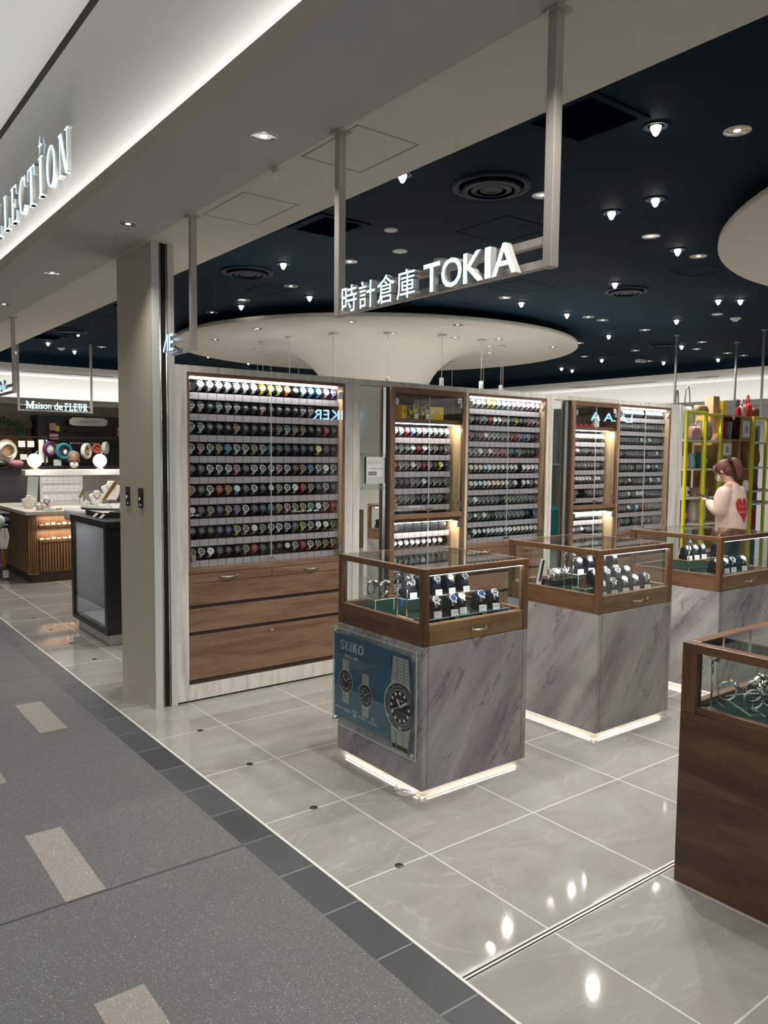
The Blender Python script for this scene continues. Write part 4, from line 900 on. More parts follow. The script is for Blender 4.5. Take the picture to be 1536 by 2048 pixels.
# ================================================================== GLASS DISPLAY COUNTERS
def rail_box(m, *a): m.box(*a)
def counter(x0, x1, y0, y1, label, key=True):
    t = thing('display_counter', label, 'display counter', ((x0 + x1) / 2, (y0 + y1) / 2, 0)); zw, zt, zd = .694, 1.048, .792
    MB().box(x0 + .045, x1 - .045, y0 + .045, y1 - .045, 0, .030).build('plinth', M['white'], t)
    b = bevel(MB().box(x0, x1, y0, y1, .028, zw).build('base', M['marble'], t), .002)
    for a in (x0 + .030, x1 - .034): MB().box(a, a + .0015, y0 - .0006, y0 + .001, .03, zw).build('door_gap', M['slot'], b)
    if key: keylock(b, x0 + .055, .094, y0, .009)
    l = MB(); s = .03
    for q in ((x0 + s, x1 - s, y0 + s, y0 + s + .008), (x0 + s, x1 - s, y1 - s - .008, y1 - s), (x0 + s, x0 + s + .008, y0 + s, y1 - s), (x1 - s - .008, x1 - s, y0 + s, y1 - s)): l.box(q[0], q[1], q[2], q[3], .016, .024)
    l.build('plinth_led_strip', M['led'], t)
    f = MB(); p = .034
    for (a, c) in ((x0, y0), (x1 - p, y0), (x0, y1 - p), (x1 - p, y1 - p)):
        bevel(MB().box(a, a + p, c, c + p, zw, zt).build('corner_post', M['wframeZ'], t), .003)
    for (c, mt) in ((y0, 'x'), (y1 - p, 'x')): bevel(MB().box(x0 + p, x1 - p, c, c + p, zt - .030, zt).build('top_rail', M['wframe'], t), .002)
    for a in (x0, x1 - p): bevel(MB().box(a, a + p, y0 + p, y1 - p, zt - .030, zt).build('top_rail', M['wframeY'], t), .002)
    for a in (x0, x1 - p): bevel(MB().box(a, a + p, y0 + p, y1 - p, zw, zd + .006).build('side_board', M['wframeY'], t), .002)
    bevel(MB().box(x0 + p, x1 - p, y1 - p, y1, zw, zd + .006).build('back_board', M['wframe'], t), .002)
    d = bevel(MB().box(x0 + p + .002, x1 - p - .002, y0 + .002, y0 + .022, zw + .003, zd - .001).build('drawer', M['drawer'], t), .0015)
    handle(d, (x0 + x1) / 2 + .0, .741, y0 + .002, .088); keylock(d, (x0 + x1) / 2 + .1, .741, y0 + .002, .010)
    MB().box(x0 + p, x1 - p, y0 + p, y1 - p, zw + .003, zd - .010).build('deck', M['felt'], t)
    MB().box(x0 + p, x1 - p, y0 + .022, y0 + p, zw + .003, zd).build('sill', M['drawer'], t)
    MB().box(x0 + .010, x1 - .010, y0 + .010, y1 - .010, zt - .006, zt + .001).build('glass_top', M['glass'], t)
    for q in ((x0 + p, x1 - p, y0 + .014, y0 + .018), (x0 + p, x1 - p, y1 - .018, y1 - .014)): MB().box(q[0], q[1], q[2], q[3], zd, zt - .03).build('glass_side', M['glass'], t)
    for q in ((x0 + .014, x0 + .018), (x1 - .018, x1 - .014)): MB().box(q[0], q[1], y0 + p, y1 - p, zd + .006, zt - .03).build('glass_side', M['glass'], t)
    m = MB(); m.box(x0 + p, x1 - p, y0 + .018, y0 + .03, zt - .034, zt - .030); m.build('led_strip', M['ledcool'], t)
    light('AREA', t, ((x0 + x1) / 2, y0 + .05, zt - .040), .8 * P_STRIP, 'strip_light', (.95, .97, 1), rot=(.6, 0, 0), shape='RECTANGLE', size=.55, size_y=.01)
    return t
Y0, Y1 = 2.63, 3.31
counter(2.250, 2.937, Y0, Y1, 'glass-topped counter on a marble base, nearest of three, with the blue poster')
counter(3.505, 4.205, Y0, Y1, 'glass-topped counter on a marble base, middle one of the three in a row')
counter(4.745, 5.44, Y0, Y1, 'glass-topped counter on a marble base, farthest of the three in a row')
for (a, b) in ((2.25, 2.937), (3.505, 4.205), (4.745, 5.44)):
    for (c, y, sx, sy) in (((a + b) / 2, Y0 + .02, b - a - .1, .012), ((a + b) / 2, Y1 - .02, b - a - .1, .012)):
        light('AREA', None, (c, y, .026), .13, 'plinth_light', (1, .92, .82), shape='RECTANGLE', size=sx, size_y=sy)
    light('AREA', None, (a + .02, (Y0 + Y1) / 2, .026), .13, 'plinth_light', (1, .92, .82), shape='RECTANGLE', size=.012, size_y=Y1 - Y0 - .1)

# detailed watch on a cushioned block
def make_block():
    t = thing('watch_cushion', '', 'watch stand', (0, 0, 0), 'watch cushions in the glass counters')
    MB().box(-.030, .030, -.034, .036, 0, .030).build('base_block', M['black'], t, True)
    m = MB(); pr = [(-.030, .030), (.036, .030), (.036, .048)] + [(.004 + .030 * math.cos(a), .058 + .028 * math.sin(a)) for a in [i * PI / 10 for i in range(0, 11)]] + [(-.028, .050)]
    m.prism([(q[0], q[1]) for q in pr], (-.023, 0, 0), (0, 1, 0), (0, 0, 1), (.046, 0, 0)); bevel(m.build('cushion', M['navyfab'], t, True), .004)
    m = MB().obox((.004, -.0365, .010), .040, .0012, .030, Matrix.Rotation(-.12, 3, 'X')); c = m.build('price_card', M['card'], t, True)
    m = MB()
    for i in range(4): m.obox((.002, -.0374, .019 - i * .006), .028 - (i % 2) * .008, .0006, .0014, Matrix.Rotation(-.12, 3, 'X'))
    m.build('printing', M['greyink'], c, True)
    return t
def make_watch(dial='dialk', metal='steel', name=''):
    t = thing('wristwatch', '', 'watch', (0, 0, 0), 'steel watches in the glass counters')
    T = Matrix.Rotation(-.62, 4, 'X'); r = .0325
    m = MB(); n = 26
    for i in range(n):                                             # bracelet of separate links
        a, b = 2 * PI * (i + .06) / n, 2 * PI * (i + .94) / n
        if min(a, 2 * PI - a) < .42: continue
        w = .0085 * (.8 + .2 * math.cos(a))
        for (x0, x1, e) in ((-w, -w * .45, 0), (-w * .42, w * .42, .0006), (w * .45, w, 0)):
            vs = []
            for tt in (a, b):
                for rr in (r, r + .003 + e):
                    for x in (x0, x1): vs.append((x, -rr * math.cos(tt), rr * math.sin(tt)))
            m.add(vs, [(0, 1, 3, 2), (4, 6, 7, 5), (2, 3, 7, 6), (0, 4, 5, 1), (0, 2, 6, 4), (1, 5, 7, 3)])
    m.xf(T); m.build('bracelet', M[metal], t, True)
    m = MB(); m.lathe([(.001, -.001), (.0185, -.001), (.0195, .003), (.0195, .008), (.0172, .0105), (.0160, .0108), (.0160, .0085), (.001, .0085)], (0, -r, 0), 28, axis=(0, -1, 0))
    for s in (-1, 1):
        for q in (-1, 1): m.obox((q * .010, -r - .002, s * .018), .005, .006, .012, Matrix.Rotation(s * .35, 3, 'X'))
    m.cyl((.019, -r - .004, 0), (.0235, -r - .004, 0), .0028, n=10); m.xf(T); m.build('case', M[metal], t, True)
    m = MB(); m.lathe([(.001, .0), (.0158, .0)], (0, -r - .0088, 0), 24, axis=(0, -1, 0)); m.xf(T); d = m.build('dial', M[dial], t, True)
    m = MB()
    for k in range(12):
        a = k * PI / 6; m.obox((.0128 * math.sin(a), -r - .0092, .0128 * math.cos(a)), .0012, .0005, .0035, Matrix.Rotation(a, 3, 'Y'))
    for a, L in ((.9, .008), (-.95, .011)): m.obox((L / 2 * math.sin(a), -r - .0095, L / 2 * math.cos(a)), .0013, .0004, L, Matrix.Rotation(a, 3, 'Y'))
    m.xf(T); m.build('hands', M['card'] if dial == 'dialk' else M['ink'], d, True)
    return t
bl0 = make_block(); wa = [make_watch('dialk'), make_watch('dialw'), make_watch('dialb') if 'dialb' in M else None]
M['dialb'] = plain('blue_watch_dial', (.02, .05, .16), .15, var=0); wa[2] = make_watch('dialb'); used = {}
def place(proto, key, loc, rz, lab, grp=None):
    if key not in used: used[key] = 1; o = proto; o.location = loc; o.rotation_euler = (0, 0, rz); o['label'] = lab
    else: o = dup(proto, loc, rz, lab)
    if grp: o['group'] = grp
    return o
def on_block(x, y, z, k, where, rz=0.0, dn=('black', 'white', 'blue')):
    place(bl0, 'b', (x, y, z), rz, 'dark cushion under the watch %s' % where, None)
    c, s = math.cos(rz), math.sin(rz)
    place(wa[k], 'w%d' % k, (x - .0 * c + .004 * s, y - .0 * s + .004 * c, z + .056), rz, 'steel %s-dial watch, %s' % (dn[k], where))
def riser(x0, x1, y0, y1, z0, z1, lab, grp='clear acrylic risers'):
    t = thing('acrylic_riser', lab, 'riser', ((x0 + x1) / 2, (y0 + y1) / 2, z0), grp)
    MB().box(x0, x1, y0, y1, z1 - .004, z1).build('top', M['acry'], t)
    m = MB(); m.box(x0, x0 + .003, y0, y1, z0, z1 - .004); m.box(x1 - .003, x1, y0, y1, z0, z1 - .004); m.build('side', M['acry'], t)
    e = MB(); e.box(x0, x1, y0 - .0006, y0 + .0003, z1 - .0036, z1 - .0006); e.box(x0 - .0006, x0 + .0003, y0, y1, z1 - .0036, z1 - .0006); e.box(x0, x0 + .003, y0 - .0006, y0 + .0003, z0, z1 - .004); e.box(x1 - .003, x1, y0 - .0006, y0 + .0003, z0, z1 - .004); e.build('polished_edge', M['acryedge'], t)
    return t
def lamp(x, y, z, h, lab, rz=0.0, power=.8):
    t = thing('case_lamp', lab, 'lamp', (x, y, z), 'small pole lamps in the counters')
    MB().lathe([(.001, z + .004), (.016, z + .003), (.020, z)], (x, y, 0), 20).build('base', M['steel'], t)
    MB().cyl((x, y, z + .003), (x, y, z + h - .02), .0035, n=10).cyl((x, y, z + h - .07), (x, y, z + h - .025), .0050, n=10).build('pole', M['steel'], t)
    d = Vector((math.cos(rz) * .8, math.sin(rz) * .8, -.45)).normalized(); c = Vector((x, y, z + h - .012))
    MB().cyl(c - d * .012, c + d * .024, .0115, .0135, n=18).ell(c - d * .012, .011, .011, .011, n=14, k=8).build('head', M['chrome'], t)
    MB().cyl(c + d * .0235, c + d * .0248, .0105, n=16).build('lens', M['bulb'], t)
    light('SPOT', t, c + d * .03, power, 'lamp_beam', (1, .98, .93), rot=Vector((0, 0, -1)).rotation_difference(d).to_euler(), spot_size=1.9, spot_blend=.8, shadow_soft_size=.01)
    return t
zd = .782
# nearest counter
riser(2.31, 2.49, 2.675, 2.78, zd, .806, 'low acrylic riser at the front left corner of the nearest counter')
riser(2.50, 2.67, 2.675, 2.78, zd, .806, 'low acrylic riser at the front middle of the nearest counter')
riser(2.68, 2.85, 2.675, 2.78, zd, .806, 'low acrylic riser at the front right of the nearest counter')
for i, (x, y, k, rz) in enumerate(((2.40, 2.735, 0, -.25), (2.495, 2.725, 2, -.2), (2.565, 2.74, 1, -.2), (2.69, 2.73, 2, -.3), (2.775, 2.725, 0, -.25))):
    on_block(x, y, .807, k, '%s from left in the front row of the nearest counter' % ORD[i + 1], rz)
riser(2.37, 2.83, 2.90, 2.99, zd, .860, 'long clear acrylic riser under the back row of the nearest counter')
for i, (x, k) in enumerate(((2.42, 0), (2.50, 1), (2.585, 0), (2.675, 1), (2.775, 0))):
    on_block(x, 2.945, .861, k, '%s from left in the back row of the nearest counter' % ORD[i + 1], -.1)
riser(2.30, 2.42, 3.06, 3.20, zd, .840, 'square clear riser at the far left of the nearest counter')
def upright_watch(x, y, z, lab, k=0, rz=0):
    """watch closed around a clear stand, bracelet side outwards"""
    place(wa[k], 'w%d' % k, (x, y, z + .045), rz, lab)
    m = MB(); m.box(x - .02, x + .02, y - .02, y + .02, z, z + .003); m.box(x - .008, x + .008, y - .003, y + .003, z + .003, z + .035); tag(m.build('clear_stand', M['acry']), 'clear stand under the ' + lab, 'stand', 'clear watch stands')
upright_watch(2.335, 3.14, .8405, 'steel watch on the square riser, left one', 0, 1.9); upright_watch(2.385, 3.10, .8405, 'steel watch on the square riser, right one', 1, 1.9)
lamp(2.305, 2.89, zd, .215, 'small chrome pole lamp near the left pane of the nearest counter, left of the two', .8, .9); lamp(2.315, 2.83, zd, .21, 'small chrome pole lamp near the left pane of the nearest counter, right of the two', .5, .9)
tag(MB().box(2.285, 2.335, 2.80, 2.92, zd - .0005, zd + .003).build('lamp_plate', M['kraft']), 'thin plate under the two pole lamps of the nearest counter', 'plate')
MB_ = MB(); MB_.box(2.46, 2.475, 3.05, 3.056, zd, .86); tag(MB_.build('blue_card', plain('blue_card', (.03, .2, .5), .5, var=0)), 'small blue card standing in the middle of the nearest counter', 'card')
# middle counter
for i, (x, y, k) in enumerate(((3.60, 2.70, 1), (3.70, 2.70, 0), (3.82, 2.71, 1), (3.92, 2.71, 1), (4.03, 2.71, 0))):
    on_block(x, y, zd + .001, k, '%s from left in the front row of the middle counter' % ORD[i + 1], -.35)
riser(3.56, 4.08, 2.765, 2.855, zd, .815, 'long low riser under the second row of the middle counter')
for i, (x, y, k) in enumerate(((3.68, 2.81, 1), (3.79, 2.81, 0), (3.89, 2.81, 0), (3.98, 2.81, 1))):
    on_block(x, y, .816, k, '%s from left in the second row of the middle counter' % ORD[i + 1], -.35)
riser(3.70, 4.14, 2.93, 3.03, zd, .862, 'tall riser under the back row of the middle counter')
for i, (x, y, k) in enumerate(((3.75, 2.98, 1), (3.85, 2.98, 1), (3.97, 2.98, 0), (4.09, 2.98, 1))):
    on_block(x, y, .863, k, '%s from left in the back row of the middle counter' % ORD[i + 1], -.35)
lamp(3.575, 2.93, zd, .225, 'chrome pole lamp in the middle counter, left of its pair', .6, .9); lamp(3.60, 2.89, zd, .22, 'chrome pole lamp in the middle counter, right of its pair', .3, .9)
t = thing('lying_tray', 'low dark tray of small silver watches lying in the middle counter', 'tray', (3.68, 3.08, zd)); bevel(MB().box(3.60, 3.82, 3.03, 3.13, zd, .822).build('tray', M['black'], t), .004)
for i in range(6):
    place(wa[i % 2], 'w%d' % (i % 2), (3.62 + .034 * i, 3.075, .848), .2 * i - .5, 'steel watch lying on the dark tray in the middle counter, %s from left' % ORD[i + 1])
t = thing('strap_stand', 'white upright display strip with a black strap, at the left of the middle counter', 'stand', (3.565, 3.1, zd))
m = MB(); m.obox((3.565, 3.10, .865), .035, .008, .16, Matrix.Rotation(.25, 3, 'Y')); m.box(3.545, 3.59, 3.07, 3.13, zd, zd + .004); m.build('stand', M['card'], t)
MB().obox((3.567, 3.094, .875), .016, .006, .13, Matrix.Rotation(.25, 3, 'Y')).build('strap', M['black'], t)
t = thing('tilted_sign', 'small dark tilted text plate near the lamps in the middle counter', 'card', (3.60, 2.78, zd)); MB().obox((3.585, 2.80, .832), .05, .004, .09, Matrix.Rotation(-.35, 3, 'Y')).build('plate', M['gap'], t)
# farthest counter
riser(4.80, 5.35, 2.66, 2.77, zd, .800, 'long low riser at the front of the farthest counter')
for i, (x, y, k) in enumerate(((4.83, 2.72, 1), (4.94, 2.725, 1), (5.03, 2.725, 0), (5.16, 2.72, 1))):
    on_block(x, y, .802, k, '%s from left in the front row of the farthest counter' % ORD[i + 1], -.35)
riser(4.85, 5.36, 2.92, 3.03, zd, .858, 'tall clear riser under the back row of the farthest counter')
for i, (x, y, k) in enumerate(((4.90, 2.97, 1), (4.99, 2.97, 1), (5.08, 2.97, 1), (5.26, 2.95, 0))):
    on_block(x, y, .860, k, '%s from left in the back row of the farthest counter' % ORD[i + 1], -.35)
lamp(4.82, 2.90, zd, .22, 'chrome pole lamp at the left of the farthest counter', .5, .9)

# poster on the nearest counter
t = thing('poster_holder', 'blue watch poster in a clear acrylic holder on the nearest counter', 'poster', (2.235, 2.99, .166))
xp = 2.232
MB().box(xp - .004, xp, 2.650, 3.325, .166, .672).build('acrylic_plate', M['acry'], t)
e = MB()
for q in ((2.650, 3.325, .6705, .672), (2.650, 3.325, .166, .1675), (2.650, 2.6515, .166, .672), (3.3235, 3.325, .166, .672)): e.box(xp - .0045, xp + .0003, q[0], q[1], q[2], q[3])
e.build('plate_edge', M['acryedge'], t)
for y in (2.672, 3.312):
    for z in (.188, .650): MB().cyl((2.25, y, z), (xp - .007, y, z), .008, n=16).cyl((xp - .007, y, z), (xp - .010, y, z), .011, n=16).build('standoff', M['steel'], t)
M['pblue'] = plain('poster_blue', (.004, .105, .205), .35, var=.10, vs=2)
ps = bevel(MB().box(xp + .001, xp + .003, 2.690, 3.318, .205, .640).build('poster', M['pblue'], t), .001)
def PY(u): return 3.318 - u      # u: metres from the left edge of the poster
PU, PV, PN = (0, -1, 0), (0, 0, 1), (-1, 0, 0); xs = xp + .0008
m = MB(); serif_word(m, 'SEIKO', (xs, PY(.055), .566), PU, PV, PN, .048, m=0, depth=.0006, width=.20, gap=.13, tk=.17, tn=.12, sf=.09); put_text(m, 'SINCE 1881', (xs, PY(.092), .530), PU, PV, PN, .115, .015, depth=.0006)
for s, u, z, w, h in (('PRESAGE', .012, .252, .065, .011), ('LUKIA', .088, .249, .065, .017), ('SEIKO', .165, .262, .042, .010), ('PROSPEX', .22, .246, .062, .010), ('Grand Seiko', .302, .244, .07, .011), ('GS', .325, .262, .024, .014), ('X', .245, .262, .012, .010)): put_text(m, s, (xs, PY(u), z), PU, PV, PN, w, h, depth=.0006)
for z in (.242, .2505): m.tube([(xs, PY(.172 + .028 * i / 8), z + .004 * math.sin(i * .78)) for i in range(9)], .0016, 6)
m.build('lettering', M['card'], ps)
ms = M['steel'] ; M['psil'] = plain('printed_silver', (.50, .49, .47), .5, var=.45, vs=70); M['pdk'] = plain('printed_black', (.008, .009, .012), .4, var=0); M['pgr'] = plain('printed_grey', (.16, .16, .17), .5, var=.2, vs=60)
def pwatch(u, z, r, name, big=False, clip=None):
    w = thing; c = (xs, PY(u), z)
    cl = (lambda y: max(y, 2.6905)) if clip else (lambda y: y)
    seg = 9 if big else 6; bw = r * (.62 if big else .55); L = r * (2.05 if big else 1.95)
    y0, y1 = cl(PY(u) - bw * .98), PY(u) + bw * .98; MB().box(xs - .0002, xs + .0002, y0, y1, max(.206, z - L), min(.639, z + L)).build('printed_shadow', M['pdk'], ps); m = MB()
    for s in (1, -1):
        n = seg
        for i in range(n):
            z0 = z + s * (r * .80 + (L - r * .80) * i / n); z1 = z + s * (r * .80 + (L - r * .80) * (i + .88) / n); k = 1 - .22 * i / n
            for a, b in ((-1, -.42), (-.36, .36), (.42, 1)):
                y0, y1 = cl(PY(u) + a * bw * k), cl(PY(u) + b * bw * k)
                if y1 - y0 > .001: m.box(xs - .0006, xs + .0002, y0, y1, max(.206, min(z0, z1)), min(.639, max(z0, z1)))
    m.build('printed_bracelet', M['psil'], ps)
    def discm(r1, mat, x, nm, r0=0.0):
        m = MB(); n = 40; vs = []
        for i in range(n): a = 2 * PI * i / n; vs.append((x, cl(PY(u) + r1 * math.cos(a)), z + r1 * 1.0 * math.sin(a)))
        m.add(vs, [tuple(range(n))]); m.build(nm, mat, ps)
    discm(r * 1.06, M['psil'], xs - .0008, 'printed_case'); discm(r * .97, M['pdk'], xs - .0010, 'printed_bezel'); 
    if big: discm(r * .735, M['psil'], xs - .00115, 'printed_ring')
    discm(r * (.70 if big else .80), M['pdk'], xs - .0013, 'printed_dial')
    m = MB(); x = xs - .0016
    def bar(a, r0, r1, w):
        p = [(math.sin(a) * q + math.cos(a) * e, math.cos(a) * q - math.sin(a) * e) for q, e in ((r0, -w), (r1, -w), (r1, w), (r0, w))]
        vs = [(x, cl(PY(u + i)), z + j) for i, j in p]; m.add(vs, [(0, 1, 2, 3)])
    for k in range(12): bar(k * PI / 6, r * (.50 if big else .55), r * (.63 if big else .74), r * (.055 if big else .035))
    if big:
        for k in range(60): bar(k * PI / 30, r * .80, r * (.88 if k % 5 else .93), r * .010)
        bar(-.62, 0, r * .36, r * .05); bar(1.0, 0, r * .60, r * .045); bar(-1.95, -.05 * r, r * .55, r * .012)
        put_text(m, '30', (x + .0003, PY(u - r * .10), z - r * .93), PU, PV, PN, r * .22, r * .13, depth=.0006)
        put_text(m, '40', (x + .0003, PY(u - r * .86), z - r * .60), PU, PV, PN, r * .2, r * .13, depth=.0006)
        put_text(m, 'Grand Seiko', (x + .0003, PY(u - r * .20), z + r * .24), PU, PV, PN, r * .4, r * .06, depth=.0006)
    else: bar(-.75, 0, r * .5, r * .03); bar(.85, 0, r * .6, r * .025)
    m.build('printed_hands', M['card'], ps)
pwatch(.105, .405, .058, ''); pwatch(.275, .372, .056, ''); pwatch(.548, .388, .115, '', True, True)
# stray cable and fitting under the counter edge
t = thing('cable_coil', 'white cable fitting on the floor by the corner of the nearest counter', 'cable', (2.235, 2.72, 0))
MB().lathe([(.02, .003), (.05, .003), (.05, .001)], (2.235, 2.72, 0), 24).build('foot', M['bust'], t); MB().tube([(2.22 + .02 * math.sin(i), 2.70 + .012 * i, .008 + .003 * math.cos(2 * i)) for i in range(9)], .004, 8).build('cable', M['card'], t)

# ================================================================== WALNUT COUNTER, FRONT RIGHT
x0, x1, y0, y1, zt = 2.564, 3.75, .35, 1.553, .895
t = thing('walnut_counter', 'tall dark walnut counter with a glass display top, cut off at the right edge', 'display counter', (3.1, .95, 0))
bevel(MB().box(x0, x1, y0, y1, 0, .640).build('body', M['wdark'], t), .003)
for (a, c) in ((x0, y1 - .055), (x0, y0), (x1 - .05, y1 - .055), (x1 - .05, y0)): bevel(MB().box(a, a + .045, c, c + .055, .640, zt).build('corner_post', M['wframeZ'], t), .003)
for c in (y0, y1 - .045): bevel(MB().box(x0 + .045, x1 - .05, c, c + .045, zt - .032, zt).build('top_rail', M['wframe'], t), .003)
for a in (x0, x1 - .045): bevel(MB().box(a, a + .045, y0 + .055, y1 - .055, zt - .032, zt).build('top_rail', M['wframeY'], t), .003)
bevel(MB().box(x0 + .006, x0 + .030, y0 + .055, y1 - .055, .640, .668).build('sill', M['wframeY'], t), .002)
MB().box(x0 + .045, x1 - .05, y1 - .040, y1 - .01, .640, .672).build('sill', M['drawer'], t)
MB().box(x0 + .030, x1 - .03, y0 + .03, y1 - .040, .641, .652).build('deck', M['felt'], t)
MB().box(x0 + .02, x1 - .02, y0 + .02, y1 - .02, zt - .008, zt - .001).build('glass_top', M['glass'], t)
MB().box(x0 + .016, x0 + .020, y0 + .05, y1 - .055, .665, zt - .032).build('glass_side', M['glass'], t)
MB().box(x0 + .045, x1 - .05, y1 - .022, y1 - .018, .672, zt - .032).build('glass_side', M['glass'], t)
MB().box(x0 + .03, x0 + .036, y1 - .055, y1 - .050, .652, zt - .032).build('glass_clip', M['steel'], t)
lamp(2.635, 1.475, .652, .205, 'chrome pole lamp at the near corner of the walnut counter', -.6, .9)
def ring_stand(x, y, k, lab, rz):
    t = thing('clear_bangle_stand', 'clear folded foot of the ' + lab.replace('steel watch curled upright in the walnut counter', 'walnut counter watch'), 'stand', (x, y, .652), 'clear folded stands in the walnut counter')
    m = MB(); m.obox((x, y, .655), .10, .05, .003, Matrix.Rotation(rz, 3, 'Z')); m.obox((x + .035 * math.cos(rz), y + .035 * math.sin(rz), .668), .045, .05, .003, Matrix.Rotation(rz, 3, 'Z') @ Matrix.Rotation(.6, 3, 'Y')); m.build('foot', M['acry'], t)
    e = MB()
    for s in (-1, 1): e.obox((x - s * .025 * math.sin(rz), y + s * .025 * math.cos(rz), .6555), .10, .001, .0035, Matrix.Rotation(rz, 3, 'Z'))
    e.build('polished_edge', M['acryedge'], t)
    o = place(wa[k], 'w%d' % k, (x + .01, y, .699), rz, lab)
ring_stand(2.735, 1.475, 0, 'steel watch curled upright in the walnut counter, left one', .9); ring_stand(2.715, 1.365, 2, 'steel watch curled upright in the walnut counter, right one', .9)
ring_stand(2.86, 1.36, 1, 'steel watch curled upright in the walnut counter, rear one at the edge', .9)
for i, (x, y) in enumerate(((2.84, 1.43), (2.88, 1.44), (2.92, 1.41), (2.83, 1.30), (2.95, 1.46))):
    place(wa[i % 3], 'w%d' % (i % 3), (x, y, .688), .7 + .2 * i, '%s steel watch lying flat in the walnut counter beyond the curled ones' % ORD[i + 1])
m = MB(); m.tube([(2.78 + .05 * i, 1.50 - .025 * i, .665 + .006 * math.sin(i)) for i in range(6)], .003, 6); tag(m.build('cable', M['card']), 'white cable lying across the green felt of the walnut counter', 'cable')
riser(2.70, 2.78, 1.20, 1.28, .652, .70, 'clear acrylic riser in the walnut counter at the photo edge')

# ================================================================== JEWELLERY AND BAG SHOP, LEFT
t = thing('jewellery_counter', 'corner counter with vertical wood slats and a pale top, left of the pillar', 'counter', (2.9, 10.5, 0))
MB().box(2.27, 3.75, 9.76, 11.35, 0, .115).build('plinth', M['gap'], t)
MB().box(2.235, 3.8, 9.72, 11.4, .115, .80).build('body', M['slatd'], t)
m = MB()
for i in range(5): m.box(2.235 + i * .022, 2.247 + i * .022, 9.705, 9.72, .115, .80)
m.box(2.223, 2.345, 9.70, 9.72, .10, .116); m.build('slat_panel', M['slat'], t)
m = MB(); n = 42
for i in range(n): m.box(2.36 + i * .033, 2.378 + i * .033, 9.70, 9.72, .13, .475)
m.build('slat_panel', M['slat'], t)
m = MB()
for i in range(60): m.box(2.222, 2.235, 9.74 + i * .027, 9.755 + i * .027, .115, .80)
m.build('slat_panel', M['slat'], t)
for z in (.505, .675):
    MB().box(2.35, 3.75, 9.695, 9.72, z - .03, z + .005).build('tray_front', M['slatd'], t)
    m = MB(); rr = random.Random(int(z * 100))
    for i in range(20): x = 2.36 + i * .065; m.box(x, x + .045, 9.70, 9.716, z + .005, z + .012 + rr.random() * .022)
    o = m.build('jewellery_cards', M['bust'], t); o['kind'] = 'stuff'
    light('AREA', t, (2.95, 9.66, z + .09), 2.2, 'tray_light', (1, .78, .58), rot=(.7, 0, 0), shape='RECTANGLE', size=1.2, size_y=.01)
bevel(MB().box(2.20, 3.85, 9.67, 11.45, .805, .845).build('counter_top', plain('pale_stone_top', (.58, .54, .48), .25, var=.05), t), .004)
# raised display back with header, ear-ring cards, mirror
t = thing('earring_display', 'white display board with three rows of ear-ring cards on the slatted counter', 'display board', (2.86, 10.62, .846))
bevel(MB().box(2.60, 3.13, 10.62, 10.66, .846, 1.235).build('board', plain('white_board', (.66, .67, .68), .5), t), .003)
for k, (z, n) in enumerate(((1.14, 7), (1.03, 7), (.915, 5))):
    MB().box(2.62, 3.10, 10.612, 10.62, z - .012, z - .004).build('ledge', M['soffit'], t)
    for i in range(n):
        w = .46 / n; x = 2.63 + i * w; c = MB().box(x, x + w - .012, 10.612, 10.616, z, z + .075).build('card', M['card'], t)
        e = MB(); e.ring((x + w * .33, 10.6105, z + .035), .004, .006, n=10, th=.0006); e.ring((x + w * .62, 10.6105, z + .035), .004, .006, n=10, th=.0006); e.build('earrings', M['brass'] if (k, i) in ((0, 0),) else M['greyink'], c)
t = thing('display_header', 'long white raised shelf behind the slatted counter carrying two glowing globes', 'shelf', (3.2, 10.68, 1.24))
bevel(MB().box(2.42, 4.2, 10.60, 10.80, 1.237, 1.31).build('shelf', M['white'], t), .003); MB().box(3.18, 4.2, 10.78, 10.80, .846, 1.237).build('back_panel', plain('grey_green_panel', (.34, .34, .30), .6), t)
for s in (2.5, 4.1): MB().box(s, s + .03, 10.70, 10.73, .846, 1.237).build('support', M['white'], t)
t = thing('counter_mirror', 'tall pale tilted mirror standing left of the ear-ring board', 'mirror', (2.49, 10.6, .846))
MB().obox((2.50, 10.60, 1.04), .13, .006, .37, Matrix.Rotation(.08, 3, 'X') @ Matrix.Rotation(.05, 3, 'Y')).build('mirror_pane', plain('pale_mirror', (.45, .50, .48), .15, .3, var=0), t)
MB().obox((2.50, 10.608, 1.04), .142, .006, .385, Matrix.Rotation(.08, 3, 'X') @ Matrix.Rotation(.05, 3, 'Y')).build('frame', M['ink'], t)
def globe(x, lab):
    t = thing('globe_lamp', lab, 'lamp', (x, 10.70, 1.31), 'glowing ribbed globe lamps')
    m = MB(); n = 48
    for j in range(13):
        for i in range(n):
            a = 2 * PI * i / n; th = PI * j / 12; r = .088 * math.sin(th) * (1 + .02 * math.cos(16 * a)); m.v.append(Vector((x + r * math.cos(a), 10.70 + r * math.sin(a), 1.425 + .092 * math.cos(th))))
    for j in range(12):
        for i in range(n): m.f.append([j * n + i, (j + 1) * n + i, (j + 1) * n + (i + 1) % n, j * n + (i + 1) % n]); m.m.append(0); m.sm.append(True)
    m.build('globe', M['globe'], t); MB().lathe([(.001, 1.311), (.06, 1.311), (.06, 1.322), (.035, 1.335), (.035, 1.345), (.001, 1.345)], (x, 10.70, 0), 24).build('base', M['brass'], t)
    MB().tube([(x + .01, 10.7, 1.515), (x + .02, 10.7, 1.53), (x + .04, 10.7, 1.545)], .004, 6).build('stem', M['bust'], t)
    light('POINT', t, (x, 10.55, 1.43), 3, 'globe_glow', (1, .85, .75), shadow_soft_size=.08)
globe(2.56, 'glowing pink globe lamp on the raised white shelf, left of the seated man'); globe(3.385, 'glowing white globe lamp on the raised white shelf, right of the masked man')
